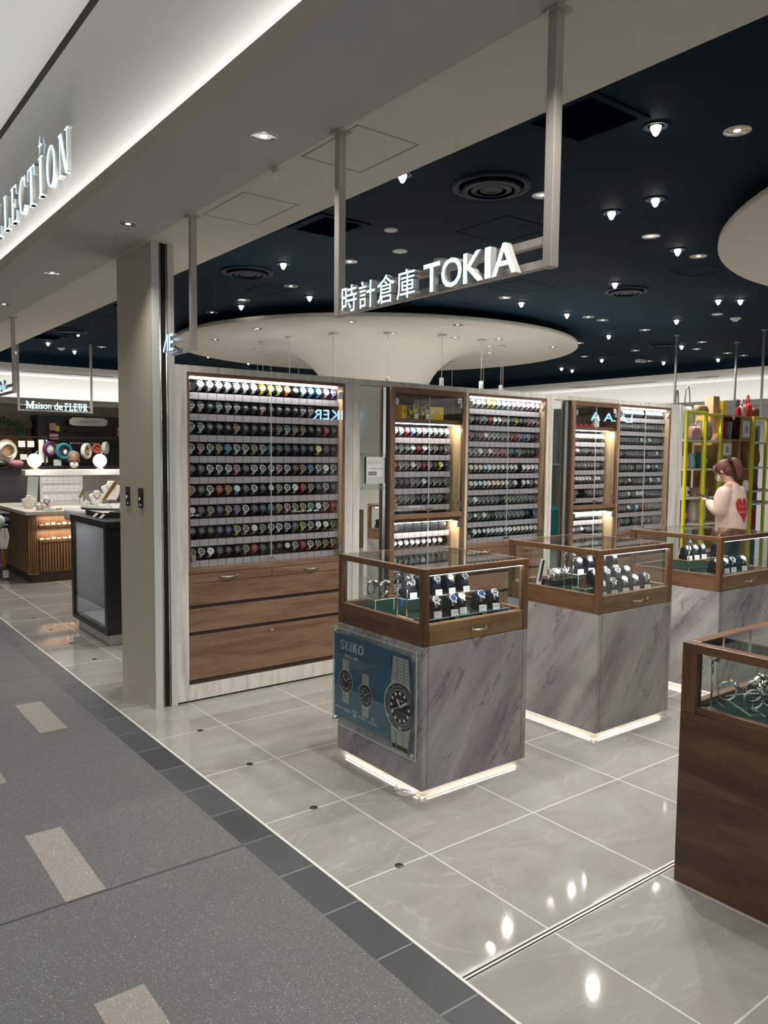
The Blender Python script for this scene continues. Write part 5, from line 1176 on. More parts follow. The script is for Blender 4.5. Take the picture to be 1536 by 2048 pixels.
def bust(x, y, z, s, mat, lab, chain=None, pend=None):
    t = thing('necklace_bust', lab, 'bust', (x, y, z), 'necklace busts on the counter')
    prof = [(-.30, 0), (.30, 0), (.38, .35), (.50, .62), (.46, .68), (.20, .78), (.17, .95), (-.17, .95), (-.20, .78), (-.46, .68), (-.50, .62), (-.38, .35)]
    o = MB().prism([(p[0] * s, p[1] * s) for p in prof], (x, y + .01, z), (1, 0, 0), (0, 0, 1), (0, -.03 * 1, 0)).build('bust', mat, t); bevel(o, .012, 3)
    if chain: MB().tube([(x + .22 * s * math.sin(a), y - .024, z + (.80 - .42 * (1 - abs(a) / 1.6) ** .8) * s) for a in [i * .32 - 1.6 for i in range(11)]], .004, 6).build('necklace', chain, t)
    if pend: MB().ell((x, y - .028, z + .36 * s), .018, .008, .02, n=12, k=8).build('pendant', pend, t)
bust(2.37, 10.25, .846, .17, M['bust'], 'beige headless necklace bust at the left end of the slatted counter')
bust(2.52, 10.02, .846, .15, M['card'], 'white necklace bust with a red heart pendant on black cord', M['ink'], M['red'])
bust(3.02, 10.1, .846, .095, M['bust'], 'small beige necklace bust in front of the ear-ring board')
bust(3.27, 10.5, .846, .20, M['card'], 'white bust with a dark curved necklace right of the ear-ring board', M['gap'])
bust(3.50, 10.62, .900, .27, M['card'], 'large white bust with flower ornament, behind the wrapped combs', M['brass'])
rr = random.Random(3)
for i in range(9):
    x = 2.42 + i * .085; z = .846; h = .012 + .02 * rr.random()
    tag(bevel(MB().box(x, x + .06, 9.74 + .04 * (i % 3), 9.79 + .04 * (i % 3), z, z + h).build('jewellery_tray', [M['bust'], M['card'], M['kraft']][i % 3]), .002), '%s small jewellery tray from left along the front of the slatted counter' % ORD[i + 1], 'tray', 'small trays on the slatted counter')
for i, x in enumerate((2.395, 2.455)): tag(bevel(MB().box(x, x + .05, 9.93, 10.0, .846, .906).build('card_box', M['bust'])), 'cream card box before the busts, %s of two' % ('left', 'right')[i], 'box', 'cream boxes by the busts')
for i, (x, mt) in enumerate(((3.36, M['brass']), (3.55, M['gap']))):
    m = MB().obox((x, 10.25, 1.03), .05, .02, .30, Matrix.Rotation(.6, 3, 'Y')); tag(bevel(m.build('hair_comb', mt), .006), ('gold' if i == 0 else 'dark') + ' long hair comb leaning up on the counter right of the cards', 'comb', 'leaning hair combs')
    tag(MB().box(x - .12, x - .02, 10.2, 10.3, .846, .91).build('comb_holder', M['acry']), 'clear holder under the %s leaning comb' % ('gold' if i == 0 else 'dark'), 'holder')
t = thing('clip_display', 'gold comb-like clip on a stand at the right end of the ear-ring cards', 'hair clip', (3.1, 10.45, .9)); MB().obox((3.08, 10.5, 1.0), .035, .015, .12, Matrix.Rotation(.45, 3, 'Y')).build('clip', M['brass'], t); MB().box(3.05, 3.06, 10.5, 10.51, .846, .96).build('stand', M['steel'], t)
# round white table
t = thing('round_table', 'round white display table partly hidden behind the black showcase', 'table', (2.66, 8.05, 0))
MB().lathe([(.001, .865), (.44, .865), (.455, .88), (.455, .965), (.44, .975), (.001, .975)], (2.66, 8.05, 0), 56).build('table_top', M['white'], t)
MB().lathe([(.001, .976), (.30, .976), (.31, .985), (.36, .990), (.36, 1.003), (.001, 1.003)], (2.72, 8.02, 0), 48).build('turntable', M['white'], t)
MB().lathe([(.305, .977), (.362, .984), (.362, .993)], (2.72, 8.02, 0), 48).build('dark_rim', M['ink'], t)
MB().lathe([(.25, 0), (.25, .03), (.16, .05), (.16, .865)], (2.75, 8.1, 0), 32).build('pedestal', M['white'], t)
m = MB(); rr = random.Random(8)
for i in range(60): a = rr.random() * 6.28; q = .33 * math.sqrt(rr.random()); m.obox((2.72 + q * math.cos(a), 8.02 + q * math.sin(a), 1.009), .012, .008, .010, Matrix.Rotation(a, 3, 'Z'))
o = m.build('small_trinkets', M['chrome']); tag(o, 'glittering small trinkets scattered on the round turntable', 'jewellery'); o['kind'] = 'stuff'
# black showcase
t = thing('black_showcase', 'tall black framed showcase with a glass side standing left of the pillar', 'showcase', (2.35, 6.66, 0))
X0, X1, Y0_, Y1_ = 1.99, 2.70, 6.18, 7.12
MB().box(X0 + .04, X1 - .04, Y0_ + .05, Y1_ - .05, 0, .095).build('plinth', M['jamb'], t)
MB().box(X0, X1, Y0_, Y1_, .095, .13).box(X0 + .001, X1 - .001, Y0_ + .02, Y0_ + .03, .13, .94).build('base_frame', M['black'], t)
for y in (Y0_, Y1_ - .055): MB().box(X0, X0 + .03, y, y + .055, .13, .95).build('post', M['black'], t)
MB().box(X0 + .03, X1, Y0_, Y0_ + .02, .13, .95).build('end_panel', M['black'], t); MB().box(X1 - .02, X1, Y0_, Y1_, .13, .95).build('back_panel', M['greyink'], t); MB().box(X0 + .03, X1, Y1_ - .03, Y1_, .13, .95).build('end_panel', M['soffit'], t)
bevel(MB().box(X0 - .008, X1, Y0_ - .008, Y1_, .95, 1.005).build('top', M['black'], t), .003)
MB().box(X0 + .010, X0 + .014, Y0_ + .055, Y1_ - .055, .13, .95).build('glass_side', M['glass'], t)
MB().box(X0 + .06, X1 - .02, Y0_ + .06, Y1_ - .06, .128, .134).build('floor_panel', M['soffit'], t)
MB().box(X0 + .10, X1 - .05, Y0_ + .04, Y1_ - .40, .53, .54).build('glass_shelf', M['glass'], t)
for i, (a, b, z0, z1) in enumerate(((6.30, 6.62, .55, .93), (6.30, 6.62, .30, .52), (6.30, 6.62, .136, .26))):
    tag(bevel(MB().box(2.12, 2.40, a, b, z0, z1).build('white_plinth_box', M['white']), .003), 'white block inside the black showcase, %s from the top' % ORD[i + 1], 'display block', 'white blocks in the black showcase')
light('AREA', None, (2.06, 6.65, .94), 1.2, 'showcase_fill_light', (.95, .97, 1), shape='RECTANGLE', size=.2, size_y=.7)  # fill light added under the top to lighten the showcase interior
t = thing('black_tray', 'open black tray of small goods on top of the black showcase', 'tray', (2.25, 6.85, 1.006)); bevel(MB().box(2.09, 2.5, 6.55, 7.02, 1.006, 1.03).box(2.09, 2.10, 6.55, 7.02, 1.03, 1.045).box(2.09, 2.5, 6.55, 6.56, 1.03, 1.045).build('tray', M['black'], t), .002)
m = MB()
for i in range(5): m.obox((2.16 + .06 * i, 6.66 + .05 * (i % 3), 1.037), .03, .05, .010, Matrix.Rotation(.4 * i, 3, 'Z'))
m.build('goods', M['brass'], t)
for i, y in enumerate((6.62, 6.45)):
    tag(MB().obox((2.05, y, 1.027), .045, .055, .004, Matrix.Rotation(-.75, 3, 'Y')).build('price_card', M['card']), 'white tilted price card on the black showcase, %s of the two' % ('farther', 'nearer')[i], 'card', 'tilted price cards on the black showcase')
# the shop wall behind: black cabinets, plate, arch, hats
t = thing('black_cabinet', 'tall black cabinet wall with a scalloped name plate behind the masked man', 'cabinet', (4.2, 13.3, 0))
MB().box(3.20, 6.5, 13.15, 13.60, 0, 2.12).build('carcass', M['black'], t)
for z in (1.35, 1.62, 1.86): MB().box(3.60, 6.45, 13.0, 13.15, z, z + .018).build('shelf', M['black'], t)
pts = [(0, .02), (.03, .02), (.05, 0), (.55, 0), (.57, .02), (.60, .03), (.60, .10), (.57, .11), (.55, .13), (.05, .13), (.03, .11), (0, .10)]
o = MB().prism(pts, (3.64, 13.0, 1.955), (1, 0, 0), (0, 0, 1), (0, -.012, 0)).build('name_plate', plain('mirror_plate', (.62, .64, .62), .25, .6, var=0), t)
m = MB(); put_text(m, 'Maison de FLEUR', (3.76, 12.987, 2.0), (1, 0, 0), (0, 0, 1), (0, -1, 0), .36, .045, depth=.001); m.build('lettering', M['greyink'], o)
for i, (x, z, w, h, c) in enumerate(((3.36, 1.87, .10, .12, 'T'), (3.44, 1.86, .07, .09, 'Y'), (3.36, 1.73, .13, .09, 'P'), (3.38, 1.60, .15, .06, 'Y'), (4.42, 1.80, .12, .14, 'T'))):
    tag(bevel(MB().box(x, x + w, 13.06, 13.13, z, z + h).build('pouch', wmat(c)), .01), '%s folded pouch in the niche of the black cabinet, %s counted' % (WN[c], ORD[i + 1]), 'pouch', 'pouches in the black cabinet')
for i in range(11): tag(MB().ell((3.68 + i * .043, 13.07, 1.655 + .018), .020, .018, .018, n=10, k=6).build('pompom', wmat('P' if i % 3 else 'W')), 'small %s ball in the row under the name plate, %s from left' % ('pink' if i % 3 else 'white', ORD[i + 1]), 'hair accessory', 'row of small balls under the name plate')
t = thing('wooden_arch_door', 'brown wooden door with an orange half-round arch at the far left', 'door', (2.75, 13.4, 0))
MB().box(1.95, 3.18, 13.45, 13.6, 0, 1.98).build('panel', wood('muted_brown_door', (.16, .10, .06), (.22, .15, .09), 'x'), t)
MB().box(1.95, 3.18, 13.38, 13.46, 1.90, 2.02).build('cornice', plain('brown_cornice', (.20, .15, .10), .6), t)
MB().prism([(.28 * math.cos(a), .22 * math.sin(a)) for a in [i * PI / 20 for i in range(21)]], (2.98, 13.45, 1.60), (1, 0, 0), (0, 0, 1), (0, -.02, 0)).build('arch_glow_panel', plain('orange_arch_glow', (.40, .16, .02), .5), t)  # orange colour stands for the glow in the arch
t = thing('hat_rack', 'dark shelf unit displaying hats and round bags behind the masked man', 'shelf', (3.3, 12.1, 0))
MB().box(2.2, 4.3, 11.95, 12.25, 1.27, 1.33).build('shelf', M['black'], t); MB().box(2.2, 4.3, 12.20, 12.25, 1.33, 1.70).build('back_rail', M['black'], t) if 0 else MB().box(2.2, 4.3, 12.22, 12.24, 1.74, 1.76).build('back_rail', M['black'], t)
for x in (2.22, 3.0, 4.28): MB().box(x, x + .02, 11.97, 11.99, 0, 1.75).build('post', M['black'], t)
MB().box(2.2, 4.3, 11.98, 12.22, 0, 1.27).build('lower_case', plain('dark_lower_case', (.05, .045, .045), .5), t)
t = thing('straw_hat', 'cream straw hat with a brown inside hung at the far left', 'hat', (2.5, 12.0, 1.42))
MB().lathe([(.155, .0), (.14, -.015), (.095, -.01), (.085, .03), (.09, .07)], (2.50, 12.0, 1.55), 32, axis=(.25, -1, 0)).build('brim', M['bust'], t); MB().lathe([(.088, .06), (.05, .09), (.001, .1)], (2.50, 12.02, 1.55), 24, axis=(.25, 1, 0)).lathe([(.085, .0), (.001, .005)], (2.5, 11.99, 1.55), 24, axis=(.25, -1, 0)).build('crown', M['kraft'], t)
def roundbag(x, z, r, c1, c2, lab, tilt=.3, sq=1.0):
    t = thing('round_bag', lab, 'bag', (x, 12.0, z - r))
    MB().lathe([(.001, -.035), (r * .9, -.03), (r, -.012), (r, .02), (r * .86, .035), (r * .64, .028), (r * .60, .0)], (x, 12.0, z), 28, axis=(tilt, -1, 0)).build('body', c1, t)
    MB().lathe([(r * .61, .004), (.001, .004)], (x, 12.0, z), 24, axis=(tilt, -1, 0)).build('front', c2, t); MB().ell((x + r * .1, 11.985, z - r * .1), r * .22, .012, r * .3, n=12, k=8).build('stuffing', M['card'] if c2 == M['ink'] else c2, t)
M['plum'] = plain('plum_fabric', (.08, .015, .06), .7); M['teal'] = plain('teal_fabric', (.01, .17, .20), .7); M['rust'] = plain('rust_leather', (.35, .08, .04), .5); M['mintf'] = plain('pale_mint_fabric', (.48, .55, .50), .7)
roundbag(3.08, 1.58, .11, M['plum'], M['card'], 'plum round bag with a pale centre left of the man', .5); roundbag(3.28, 1.545, .125, M['teal'], M['ink'], 'teal round bag with a dark centre right behind the man', .1)
roundbag(3.60, 1.55, .12, M['bust'], M['kraft'], 'beige round bag standing open on the dark shelf, right of the man', .9); roundbag(3.76, 1.59, .075, M['rust'], M['rust'], 'rust coloured flat oval bag above the right globe lamp', -.3); roundbag(3.88, 1.60, .095, M['mintf'], M['card'], 'pale striped round bag at the right end of the dark shelf', 1.4)
for i, (x, z, w, h, c) in enumerate(((2.66, 1.60, .09, .09, 'card'), (2.68, 1.42, .09, .08, 'card'), (2.78, 1.60, .09, .09, 'card'), (2.93, 1.38, .12, .33, 'card'), (3.13, 1.335, .11, .09, 'mintf'), (2.80, 1.335, .10, .16, 'bust'))):
    tag(MB().box(x, x + w, 12.0, 12.012, z, z + h).build('info_card', M[c]), '%s pale card or leaflet from left on the dark hat shelf' % ORD[i + 1], 'card', 'cards on the hat shelf')
for i, (x, mt, nm) in enumerate(((2.40, 'black', 'black'), (2.60, 'pinkf', 'dusty pink'))):
    if mt == 'pinkf': M['pinkf'] = plain('dusty_pink_fabric', (.36, .17, .20), .8)
    o = MB().ell((x, 11.9, 1.37), .10, .07, .05, n=20, k=10, bump=.06).build('cosmetic_pouch', M[mt]); tag(o, nm + ' soft pouch at the left end of the dark shelf', 'pouch')
    tag(MB().box(x - .08, x + .08, 11.86, 11.95, 1.30, 1.322).build('pouch_stand', M['black']), 'black support under the %s soft pouch' % nm, 'stand')
# ivy
t = thing('trailing_ivy', 'trailing green ivy across the brown door at the far left', 'plant', (2.7, 13.1, 1.9)); m = MB(); lv = MB(); rr = random.Random(5)
path = [(2.0 + .045 * i, 13.2 - .02 * math.sin(i), 2.13 - .008 * i + .01 * math.sin(i * 1.7)) for i in range(22)] + [(2.95, 13.15, 1.93 - .045 * i) for i in range(9)]
m.tube(path, .006, 6); m.build('stem', plain('ivy_stem', (.03, .05, .02), .7), t)
for p in path:
    for k in range(9): lv.ell((p[0] + rr.uniform(-.05, .05), p[1] + rr.uniform(-.04, .02), p[2] + rr.uniform(-.05, .05)), .022, .004, .016, n=6, k=4, rot=Matrix.Rotation(rr.uniform(-1, 1), 3, 'Y') @ Matrix.Rotation(rr.uniform(-1, 1), 3, 'X'))
o = lv.build('leaves', plain('ivy_leaf', (.035, .10, .035), .6, var=.3, vs=40), t); o['kind'] = 'stuff'
# goods at the left edge
t = thing('display_stand', 'dark stand holding caps and hanging scarves at the left photo edge', 'stand', (2.0, 10.6, 0)); MB().box(1.96, 2.02, 10.9, 10.94, 0, 1.25).box(1.86, 2.15, 10.8, 11.05, 0, .02).build('pole', M['ink'], t); MB().box(2.0, 2.12, 10.9, 11.0, .95, 1.24).build('panel', M['ink'], t)
MB().box(1.95, 2.16, 10.20, 10.94, .79, .80).build('arm', M['ink'], t)
o = MB().ell((2.08, 10.25, .70), .085, .10, .075, n=20, k=10).ell((2.06, 10.16, .66), .07, .09, .02, n=16, k=6).build('cap', plain('dark_navy_cap', (.015, .017, .04), .7)); tag(o, 'dark navy cap hanging at the left end of the slatted counter', 'cap')
o = MB().ell((1.98, 10.03, .72), .075, .06, .08, n=20, k=10, bump=.05).build('cap', M['mintf']); tag(o, 'pale patterned cap at the left photo edge', 'cap')
def scarf(x, y, z0, z1, w, mt, lab):
    m = MB(); n = 8; k = 12; vs = []
    for j in range(k + 1):
        for i in range(n + 1):
            u = i / n - .5; s = w * (.55 + .6 * math.sin(PI * min(1, j / k * 1.1) ** 1) * .8); vs.append((x + u * s, y + .02 * math.sin(u * 14 + j * .3), z1 - (z1 - z0) * j / k))
    m.add(vs, [(j * (n + 1) + i, j * (n + 1) + i + 1, (j + 1) * (n + 1) + i + 1, (j + 1) * (n + 1) + i) for j in range(k) for i in range(n)], 0, True)
    o = m.build('scarf', mt); s = o.modifiers.new('thick', 'SOLIDIFY'); s.thickness = .008; return tag(o, lab, 'scarf')
scarf(2.05, 10.1, .38, .63, .12, M['bust'], 'pale beige scarf hanging below the caps'); scarf(2.02, 10.3, .18, .42, .10, plain('purple_fabric', (.10, .01, .22), .7), 'purple fabric hanging at the left photo edge'); scarf(2.07, 10.25, .14, .34, .05, plain('ochre_tassel', (.45, .2, .04), .7), 'ochre hanging tassel at the left edge')
tag(bevel(MB().box(2.05, 2.11, 10.15, 10.21, .02, .11).build('white_cup', M['card']), .008), 'small white box on the floor left of the slatted counter', 'box')

# ================================================================== YELLOW SHELVES, RIGHT
YS = 5.20
def frame(t, x0, x1, y, z1, w=.035):
    for x in (x0, x1 - w): bevel(MB().box(x, x + w, y, y + w, 0, z1).build('frame_post', M['yellow'], t), .003)
    bevel(MB().box(x0 + w, x1 - w, y, y + w, z1 - w, z1).build('frame_rail', M['yellow'], t), .003)
t = thing('yellow_shelf', 'yellow framed shelf unit of bags beside the end of the cabinet wall', 'shelf', (8.85, 5.4, 0))
frame(t, 8.43, 8.88, YS - .04, 2.10); frame(t, 8.88, 9.29, YS, 2.09)
for z in (1.765, 1.418, 1.070, .745, .40): bevel(MB().box(8.45, 9.27, YS + .01, YS + .40, z - .025, z).build('shelf_board', M['white'], t), .002)
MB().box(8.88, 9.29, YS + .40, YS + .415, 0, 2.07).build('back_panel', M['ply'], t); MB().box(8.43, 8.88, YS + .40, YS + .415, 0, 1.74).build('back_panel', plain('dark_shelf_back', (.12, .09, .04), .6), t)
MB().box(8.43, 8.455, YS, YS + .40, 0, 2.08).build('end_panel', M['yellow'], t) if 0 else None
t = thing('plywood_cubes', 'plywood cube shelving with framed prints behind the woman', 'shelf', (9.65, 5.4, 0)); m = MB()
for x in (9.30, 9.99): m.box(x, x + .02, YS + .01, YS + .38, 0, 2.085)
for z in (2.065, 1.765, .10): m.box(9.32, 9.99, YS + .01, YS + .38, z, z + .02)
m.box(9.54, 9.555, YS + .01, YS + .38, .12, 1.765); m.box(9.74, 9.755, YS + .01, YS + .38, 1.43, 1.765); m.box(9.32, 9.54, YS + .012, YS + .03, 1.12, 1.765); m.box(9.76, 9.99, YS + .012, YS + .03, 1.785, 2.065)
m.box(9.32, 9.99, YS + .36, YS + .38, .12, 2.065); m.box(9.755, 9.99, YS + .01, YS + .38, 1.40, 1.42); m.build('cubes', M['ply'], t)
MB().box(9.285, 9.30, YS, YS + .03, 0, 2.10).build('edge_trim', M['yellow'], t); MB().box(10.01, 10.045, YS - .02, YS + .02, 0, 2.09).build('edge_trim', M['yellow'], t)
t = thing('yellow_shelf', 'second yellow framed shelf cut off by the right photo edge', 'shelf', (10.4, 5.4, 0))
frame(t, 10.06, 10.44, YS, 2.09); 
for z in (1.765, 1.43, 1.12, .95, .5): bevel(MB().box(10.07, 11.0, YS + .01, YS + .40, z - .022, z).build('shelf_board', M['white'], t), .002)
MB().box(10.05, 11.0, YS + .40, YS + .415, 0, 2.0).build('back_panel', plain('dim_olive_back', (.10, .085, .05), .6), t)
for (x, z, w, h, lab) in ((9.80, 1.815, .15, .21, 'white framed print in the top right plywood cube'), (9.345, 1.58, .16, .15, 'small framed print above another on the plywood cubes'), (9.345, 1.24, .16, .30, 'taller framed print on the plywood cubes beside the woman')):
    t = thing('framed_print', lab, 'picture', (x + w / 2, YS, z)); MB().box(x, x + w, YS - .004, YS + .012, z, z + h).build('mount', M['card'], t); m = MB(); m.box(x + w * .25, x + w * .6, YS - .006, YS - .004, z + h * .25, z + h * .7); m.build('print', M['greyink'], t)
fab = {}
def F(name, c):
    if name not in fab: fab[name] = plain(name, c, .75, var=.12, vs=25)
    return fab[name]
def bag(x, z, w, h, d, mt, lab, strap=0.0, y=None, cat='bag', smt=None, patch=None):
    y = YS + .12 if y is None else y; t = thing('handbag' if cat == 'bag' else cat.replace(' ', '_'), lab, cat, (x, y, z)); m = MB(); n = 20; vs = []
    for k in range(7):
        q = k / 6; s = [.80, 1.0, 1.03, 1.0, .95, .88, .70][k]
        for i in range(n):
            a = 2 * PI * i / n; c, sn = math.cos(a), math.sin(a); e = .55
            vs.append((x + w / 2 * s * math.copysign(abs(c) ** e, c), y + d / 2 * s * math.copysign(abs(sn) ** e, sn), z + h * q + (.004 * math.sin(3 * a) if k > 3 else 0)))
    m.add(vs, [(j * n + i, j * n + (i + 1) % n, (j + 1) * n + (i + 1) % n, (j + 1) * n + i) for j in range(6) for i in range(n)], 0, True); m.add(vs, [tuple(range(n))[::-1], tuple(range(6 * n, 7 * n))], 0); m.build('body', mt, t)
    if strap: MB().tube([(x + w * .28 * math.cos(a), y, z + h * .97 + strap * math.sin(a)) for a in [PI * i / 12 for i in range(13)]], .009, 6).build('strap', smt or mt, t)
    if patch: MB().box(x - w * .2, x + w * .2, y - d / 2 - .006, y - d / 2 + .004, z + h * .3, z + h * .6).build('patch', patch, t)
    return t
tl = M['teal']
bag(8.57, 1.765, .10, .10, .10, F('blue_plush', (.06, .20, .62)), 'small round blue bag at the left of the top yellow shelf')
bag(8.68, 1.80, .20, .36, .08, F('sage_fabric', (.34, .42, .38)), 'sage green tote hanging with tall straps above the yellow frame', .26, smt=F('grey_strap', (.30, .27, .23)))
bag(8.46, 2.02, .10, .10, .05, F('grey_strap', (.30, .27, .23)), 'bag hung behind the wall end showing only its tall beige straps', .24)
bag(8.76, 1.765, .27, .16, .12, F('pink_leather', (.62, .36, .32)), 'draped pink shoulder bag on the top yellow shelf', .03, YS + .07)
bag(9.06, 1.765, .30, .24, .12, F('silver_grey_paper', (.38, .33, .33)), 'grey paper carrier with faint print on the top yellow shelf', 0, patch=F('pale_print', (.45, .36, .36)))
bag(8.56, 1.418, .13, .14, .10, F('white_print_fabric', (.75, .70, .70)), 'white patterned bag, leftmost on the second yellow shelf'); bag(8.66, 1.418, .13, .15, .10, F('pink_print_fabric', (.70, .45, .42)), 'pink and white patterned bag on the second yellow shelf')
bag(8.79, 1.418, .11, .18, .10, F('sky_fabric', (.25, .55, .65)), 'sky blue bag on the second yellow shelf'); bag(8.64, 1.55, .22, .15, .08, F('black_fabric', (.02, .02, .022)), 'black bag behind the patterned ones on the second yellow shelf', .05, YS + .3)
bag(9.05, 1.418, .22, .20, .09, F('green_print_fabric', (.04, .20, .12)), 'dark green round printed bag on the second yellow shelf', 0, patch=F('lemon_print', (.6, .55, .1)))
bag(8.56, 1.070, .10, .11, .14, F('white_print_fabric', (.75, .70, .70)), 'white and black shoe-like bag, left on the third yellow shelf', 0, patch=F('black_fabric', (.02, .02, .022))); bag(8.665, 1.070, .10, .13, .14, F('white_print_fabric', (.75, .70, .70)), 'second white and black bag on the third yellow shelf', 0, patch=F('black_fabric', (.02, .02, .022)))
bag(8.70, 1.13, .14, .14, .10, F('leopard_fabric', (.22, .12, .07)), 'brown spotted bag at the back of the third yellow shelf', .03, YS + .3); bag(8.75, 1.070, .07, .12, .07, F('denim', (.06, .14, .24)), 'small denim blue cup bag on the third yellow shelf')
tag(bevel(MB().box(8.93, 9.10, YS + .05, YS + .2, 1.070, 1.175).build('cardboard_box', M['kraft'])), 'open kraft cardboard box on the third yellow shelf', 'box')
bag(8.63, .745, .22, .23, .10, F('purple_print', (.13, .05, .26)), 'purple pouch with an orange moon print on the fourth yellow shelf', 0, patch=F('orange_print', (.80, .25, .08)))
bag(8.98, .745, .30, .30, .12, F('cream_canvas', (.60, .54, .46)), 'cream canvas tote with a red patch on the fourth yellow shelf', .09, patch=F('dark_red', (.30, .01, .03)))
for i, (x, c, nm) in enumerate(((9.36, (.40, .50, .47), 'pale green'), (9.42, (.13, .28, .27), 'teal'), (9.49, (.55, .02, .03), 'red'), (9.56, (.16, .30, .32), 'blue green'), (9.62, (.42, .46, .44), 'light grey'))):
    o = MB().obox((x + .02, YS + .13, 1.785 + .115), .042, .10, .23, Matrix.Rotation(.05 * (i - 2), 3, 'Y')).build('folded_towel', F(nm.replace(' ', '_') + '_towel', c)); tag(bevel(o, .008), nm + ' folded towel standing in the top left plywood cube', 'towel', 'towels in the plywood cube')
tag(bevel(MB().box(9.16, 9.30, YS + .06, YS + .18, 2.09, 2.31).build('tall_box', M['kraft']), .002), 'tall brown box on top of the yellow shelf', 'box')
tag(bevel(MB().obox((9.43, YS + .13, 2.085 + .09), .19, .12, .18, Matrix.Rotation(.35, 3, 'Z')).build('square_box', M['ybox']), .002), 'square yellow box on top of the plywood cubes', 'box')
bag(8.98, 2.09, .26, .10, .10, F('olive_fabric', (.16, .12, .06)), 'folded olive brown bag lying on the yellow shelf'); bag(9.84, 2.085, .10, .12, .08, F('dark_red', (.30, .01, .03)), 'small dark red bag with a ring handle on the plywood cubes', .10, smt=M['ink'])
bag(9.97, 2.085, .10, .14, .08, F('pale_pink', (.6, .42, .40)), 'pale pink bag with long straps on the plywood cubes', .09); bag(10.10, 2.0, .12, .26, .10, F('bright_red', (.5, .01, .02)), 'bright red tall bag hanging right of the plywood cubes', .12); bag(10.28, 2.09, .16, .12, .1, F('brown_leather', (.12, .05, .03)), 'brown bag on top of the second yellow shelf')
bag(9.87, 1.43, .14, .09, .08, F('lilac_fabric', (.28, .25, .38)), 'lilac folded bag in a small plywood cube', 0, YS + .1); bag(9.87, 1.12, .07, .14, .07, M['card'], 'small white pebble-shaped lamp by the plywood cubes', 0, YS - .02, 'ornament'); 
bag(10.14, 1.765, .14, .20, .12, F('white_paper', (.62, .62, .60)), 'round white paper lantern on the second yellow shelf', 0, YS + .1, 'lantern'); bag(10.28, 1.765, .10, .16, .09, F('black_fabric', (.02, .02, .022)), 'black bag beside the white paper lantern', .02); bag(10.32, 1.86, .10, .20, .06, F('royal_blue', (.05, .12, .35)), 'royal blue bag hanging in the second yellow shelf', .03, YS + .3)
bag(10.16, 1.43, .22, .13, .1, F('grey_print', (.36, .34, .33)), 'grey patterned bag on the middle shelf at the right'); bag(10.35, 1.47, .12, .20, .1, F('rust_fabric', (.40, .14, .10)), 'rust red bag leaning on the middle shelf at the right', 0)
bag(10.15, 1.12, .12, .07, .08, F('pale_lilac', (.52, .46, .50)), 'pale lilac small purse on the lower right shelf'); bag(10.32, 1.12, .14, .08, .1, F('brown_leather', (.12, .05, .03)), 'brown purse on the lower right shelf'); bag(10.30, .62, .14, .24, .1, F('dark_red', (.30, .01, .03)), 'red bag low down at the right photo edge')
t = thing('white_table', 'corner of a white table at the right photo edge', 'table', (8.6, 3.6, 0)); bevel(MB().box(8.30, 9.0, 3.25, 3.85, .95, .99).build('table_top', M['white'], t), .003)
for x in (8.33, 8.93):
    for y in (3.28, 3.78): MB().box(x, x + .04, y, y + .04, 0, .95).build('leg', M['white'], t)
MB().box(8.40, 8.95, 3.34, 3.78, .45, .95).build('cabinet', M['white'], t)
bag(8.42, .991, .14, .06, .10, F('grey_print', (.36, .34, .33)), 'small grey case on the corner of the white table', 0, 3.62)
# items seen only by way of the second mirror
t = thing('mirror_side_table', 'teal cloth covered table seen in the narrow second mirror', 'table', (10.3, .4, 0)); bevel(MB().box(9.2, 11.2, -.2, .5, 0, .66).build('cloth', plain('turquoise_cloth', (.03, .27, .31), .8), t), .02)
t = thing('wall_shelf', 'white shelf with handbags seen in the narrow second mirror', 'shelf', (10.4, -.3, 1.38)); MB().box(9.2, 11.4, -.5, -.1, 1.38, 1.40).build('shelf_board', M['white'], t); MB().box(9.2, 11.4, -.52, -.5, 0, 2.0).build('back_panel', M['soffit'], t)
bag(9.9, 1.40, .22, .16, .1, F('magenta', (.6, .03, .15)), 'magenta handbag on the white shelf seen in the second mirror', .05, -.3); bag(10.2, 1.40, .26, .17, .1, F('tan_leather', (.30, .20, .11)), 'tan handbag on the white shelf seen in the second mirror', .12, -.3, smt=M['ink']); bag(10.55, 1.40, .22, .16, .1, F('magenta', (.6, .03, .15)), 'pink handbag at the right on the shelf in the second mirror', .05, -.3); bag(10.1, .9, .22, .26, .1, F('dark_grey_fabric', (.06, .06, .065)), 'dark grey handbag above the teal cloth in the second mirror', .14, -.3)
for x in (10.1,): tag(MB().box(x - .1, x + .1, -.4, -.2, .66, .899).build('display_block', M['white']), 'white block on the teal table seen in the second mirror', 'display block')
# signs across the shop, facing the cabinets; they show up mirrored in the cabinet glass
def back_sign(txt, x, y, z, w, h, lab):
    t = thing('hanging_sign', lab, 'sign', (x, y, z)); m = MB(); put_text(m, txt, (x, y, z), (-1, 0, 0), (0, 0, 1), (0, 1, 0), w, h, 0, 1, .004, .02); m.build('letters', [M['signfar'], M['signside']], t)
    MB().box(x - w - .03, x + .03, y - .02, y - .005, z + h * .4, z + h * .55).build('crossbar', M['post'], t)
    for q in (x - w - .03, x + .015): MB().box(q, q + .015, y - .02, y - .005, z, 2.899).build('post', M['post'], t)
back_sign('ANKER', 5.80, 1.0, 1.968, .72, .115, 'blue lit sign seen mirrored in the glass of the nearest cabinet')
back_sign('LA LA A', 10.04, 2.0, 2.05, 1.08, .116, 'blue lit sign seen mirrored in the glass of the farther cabinets')

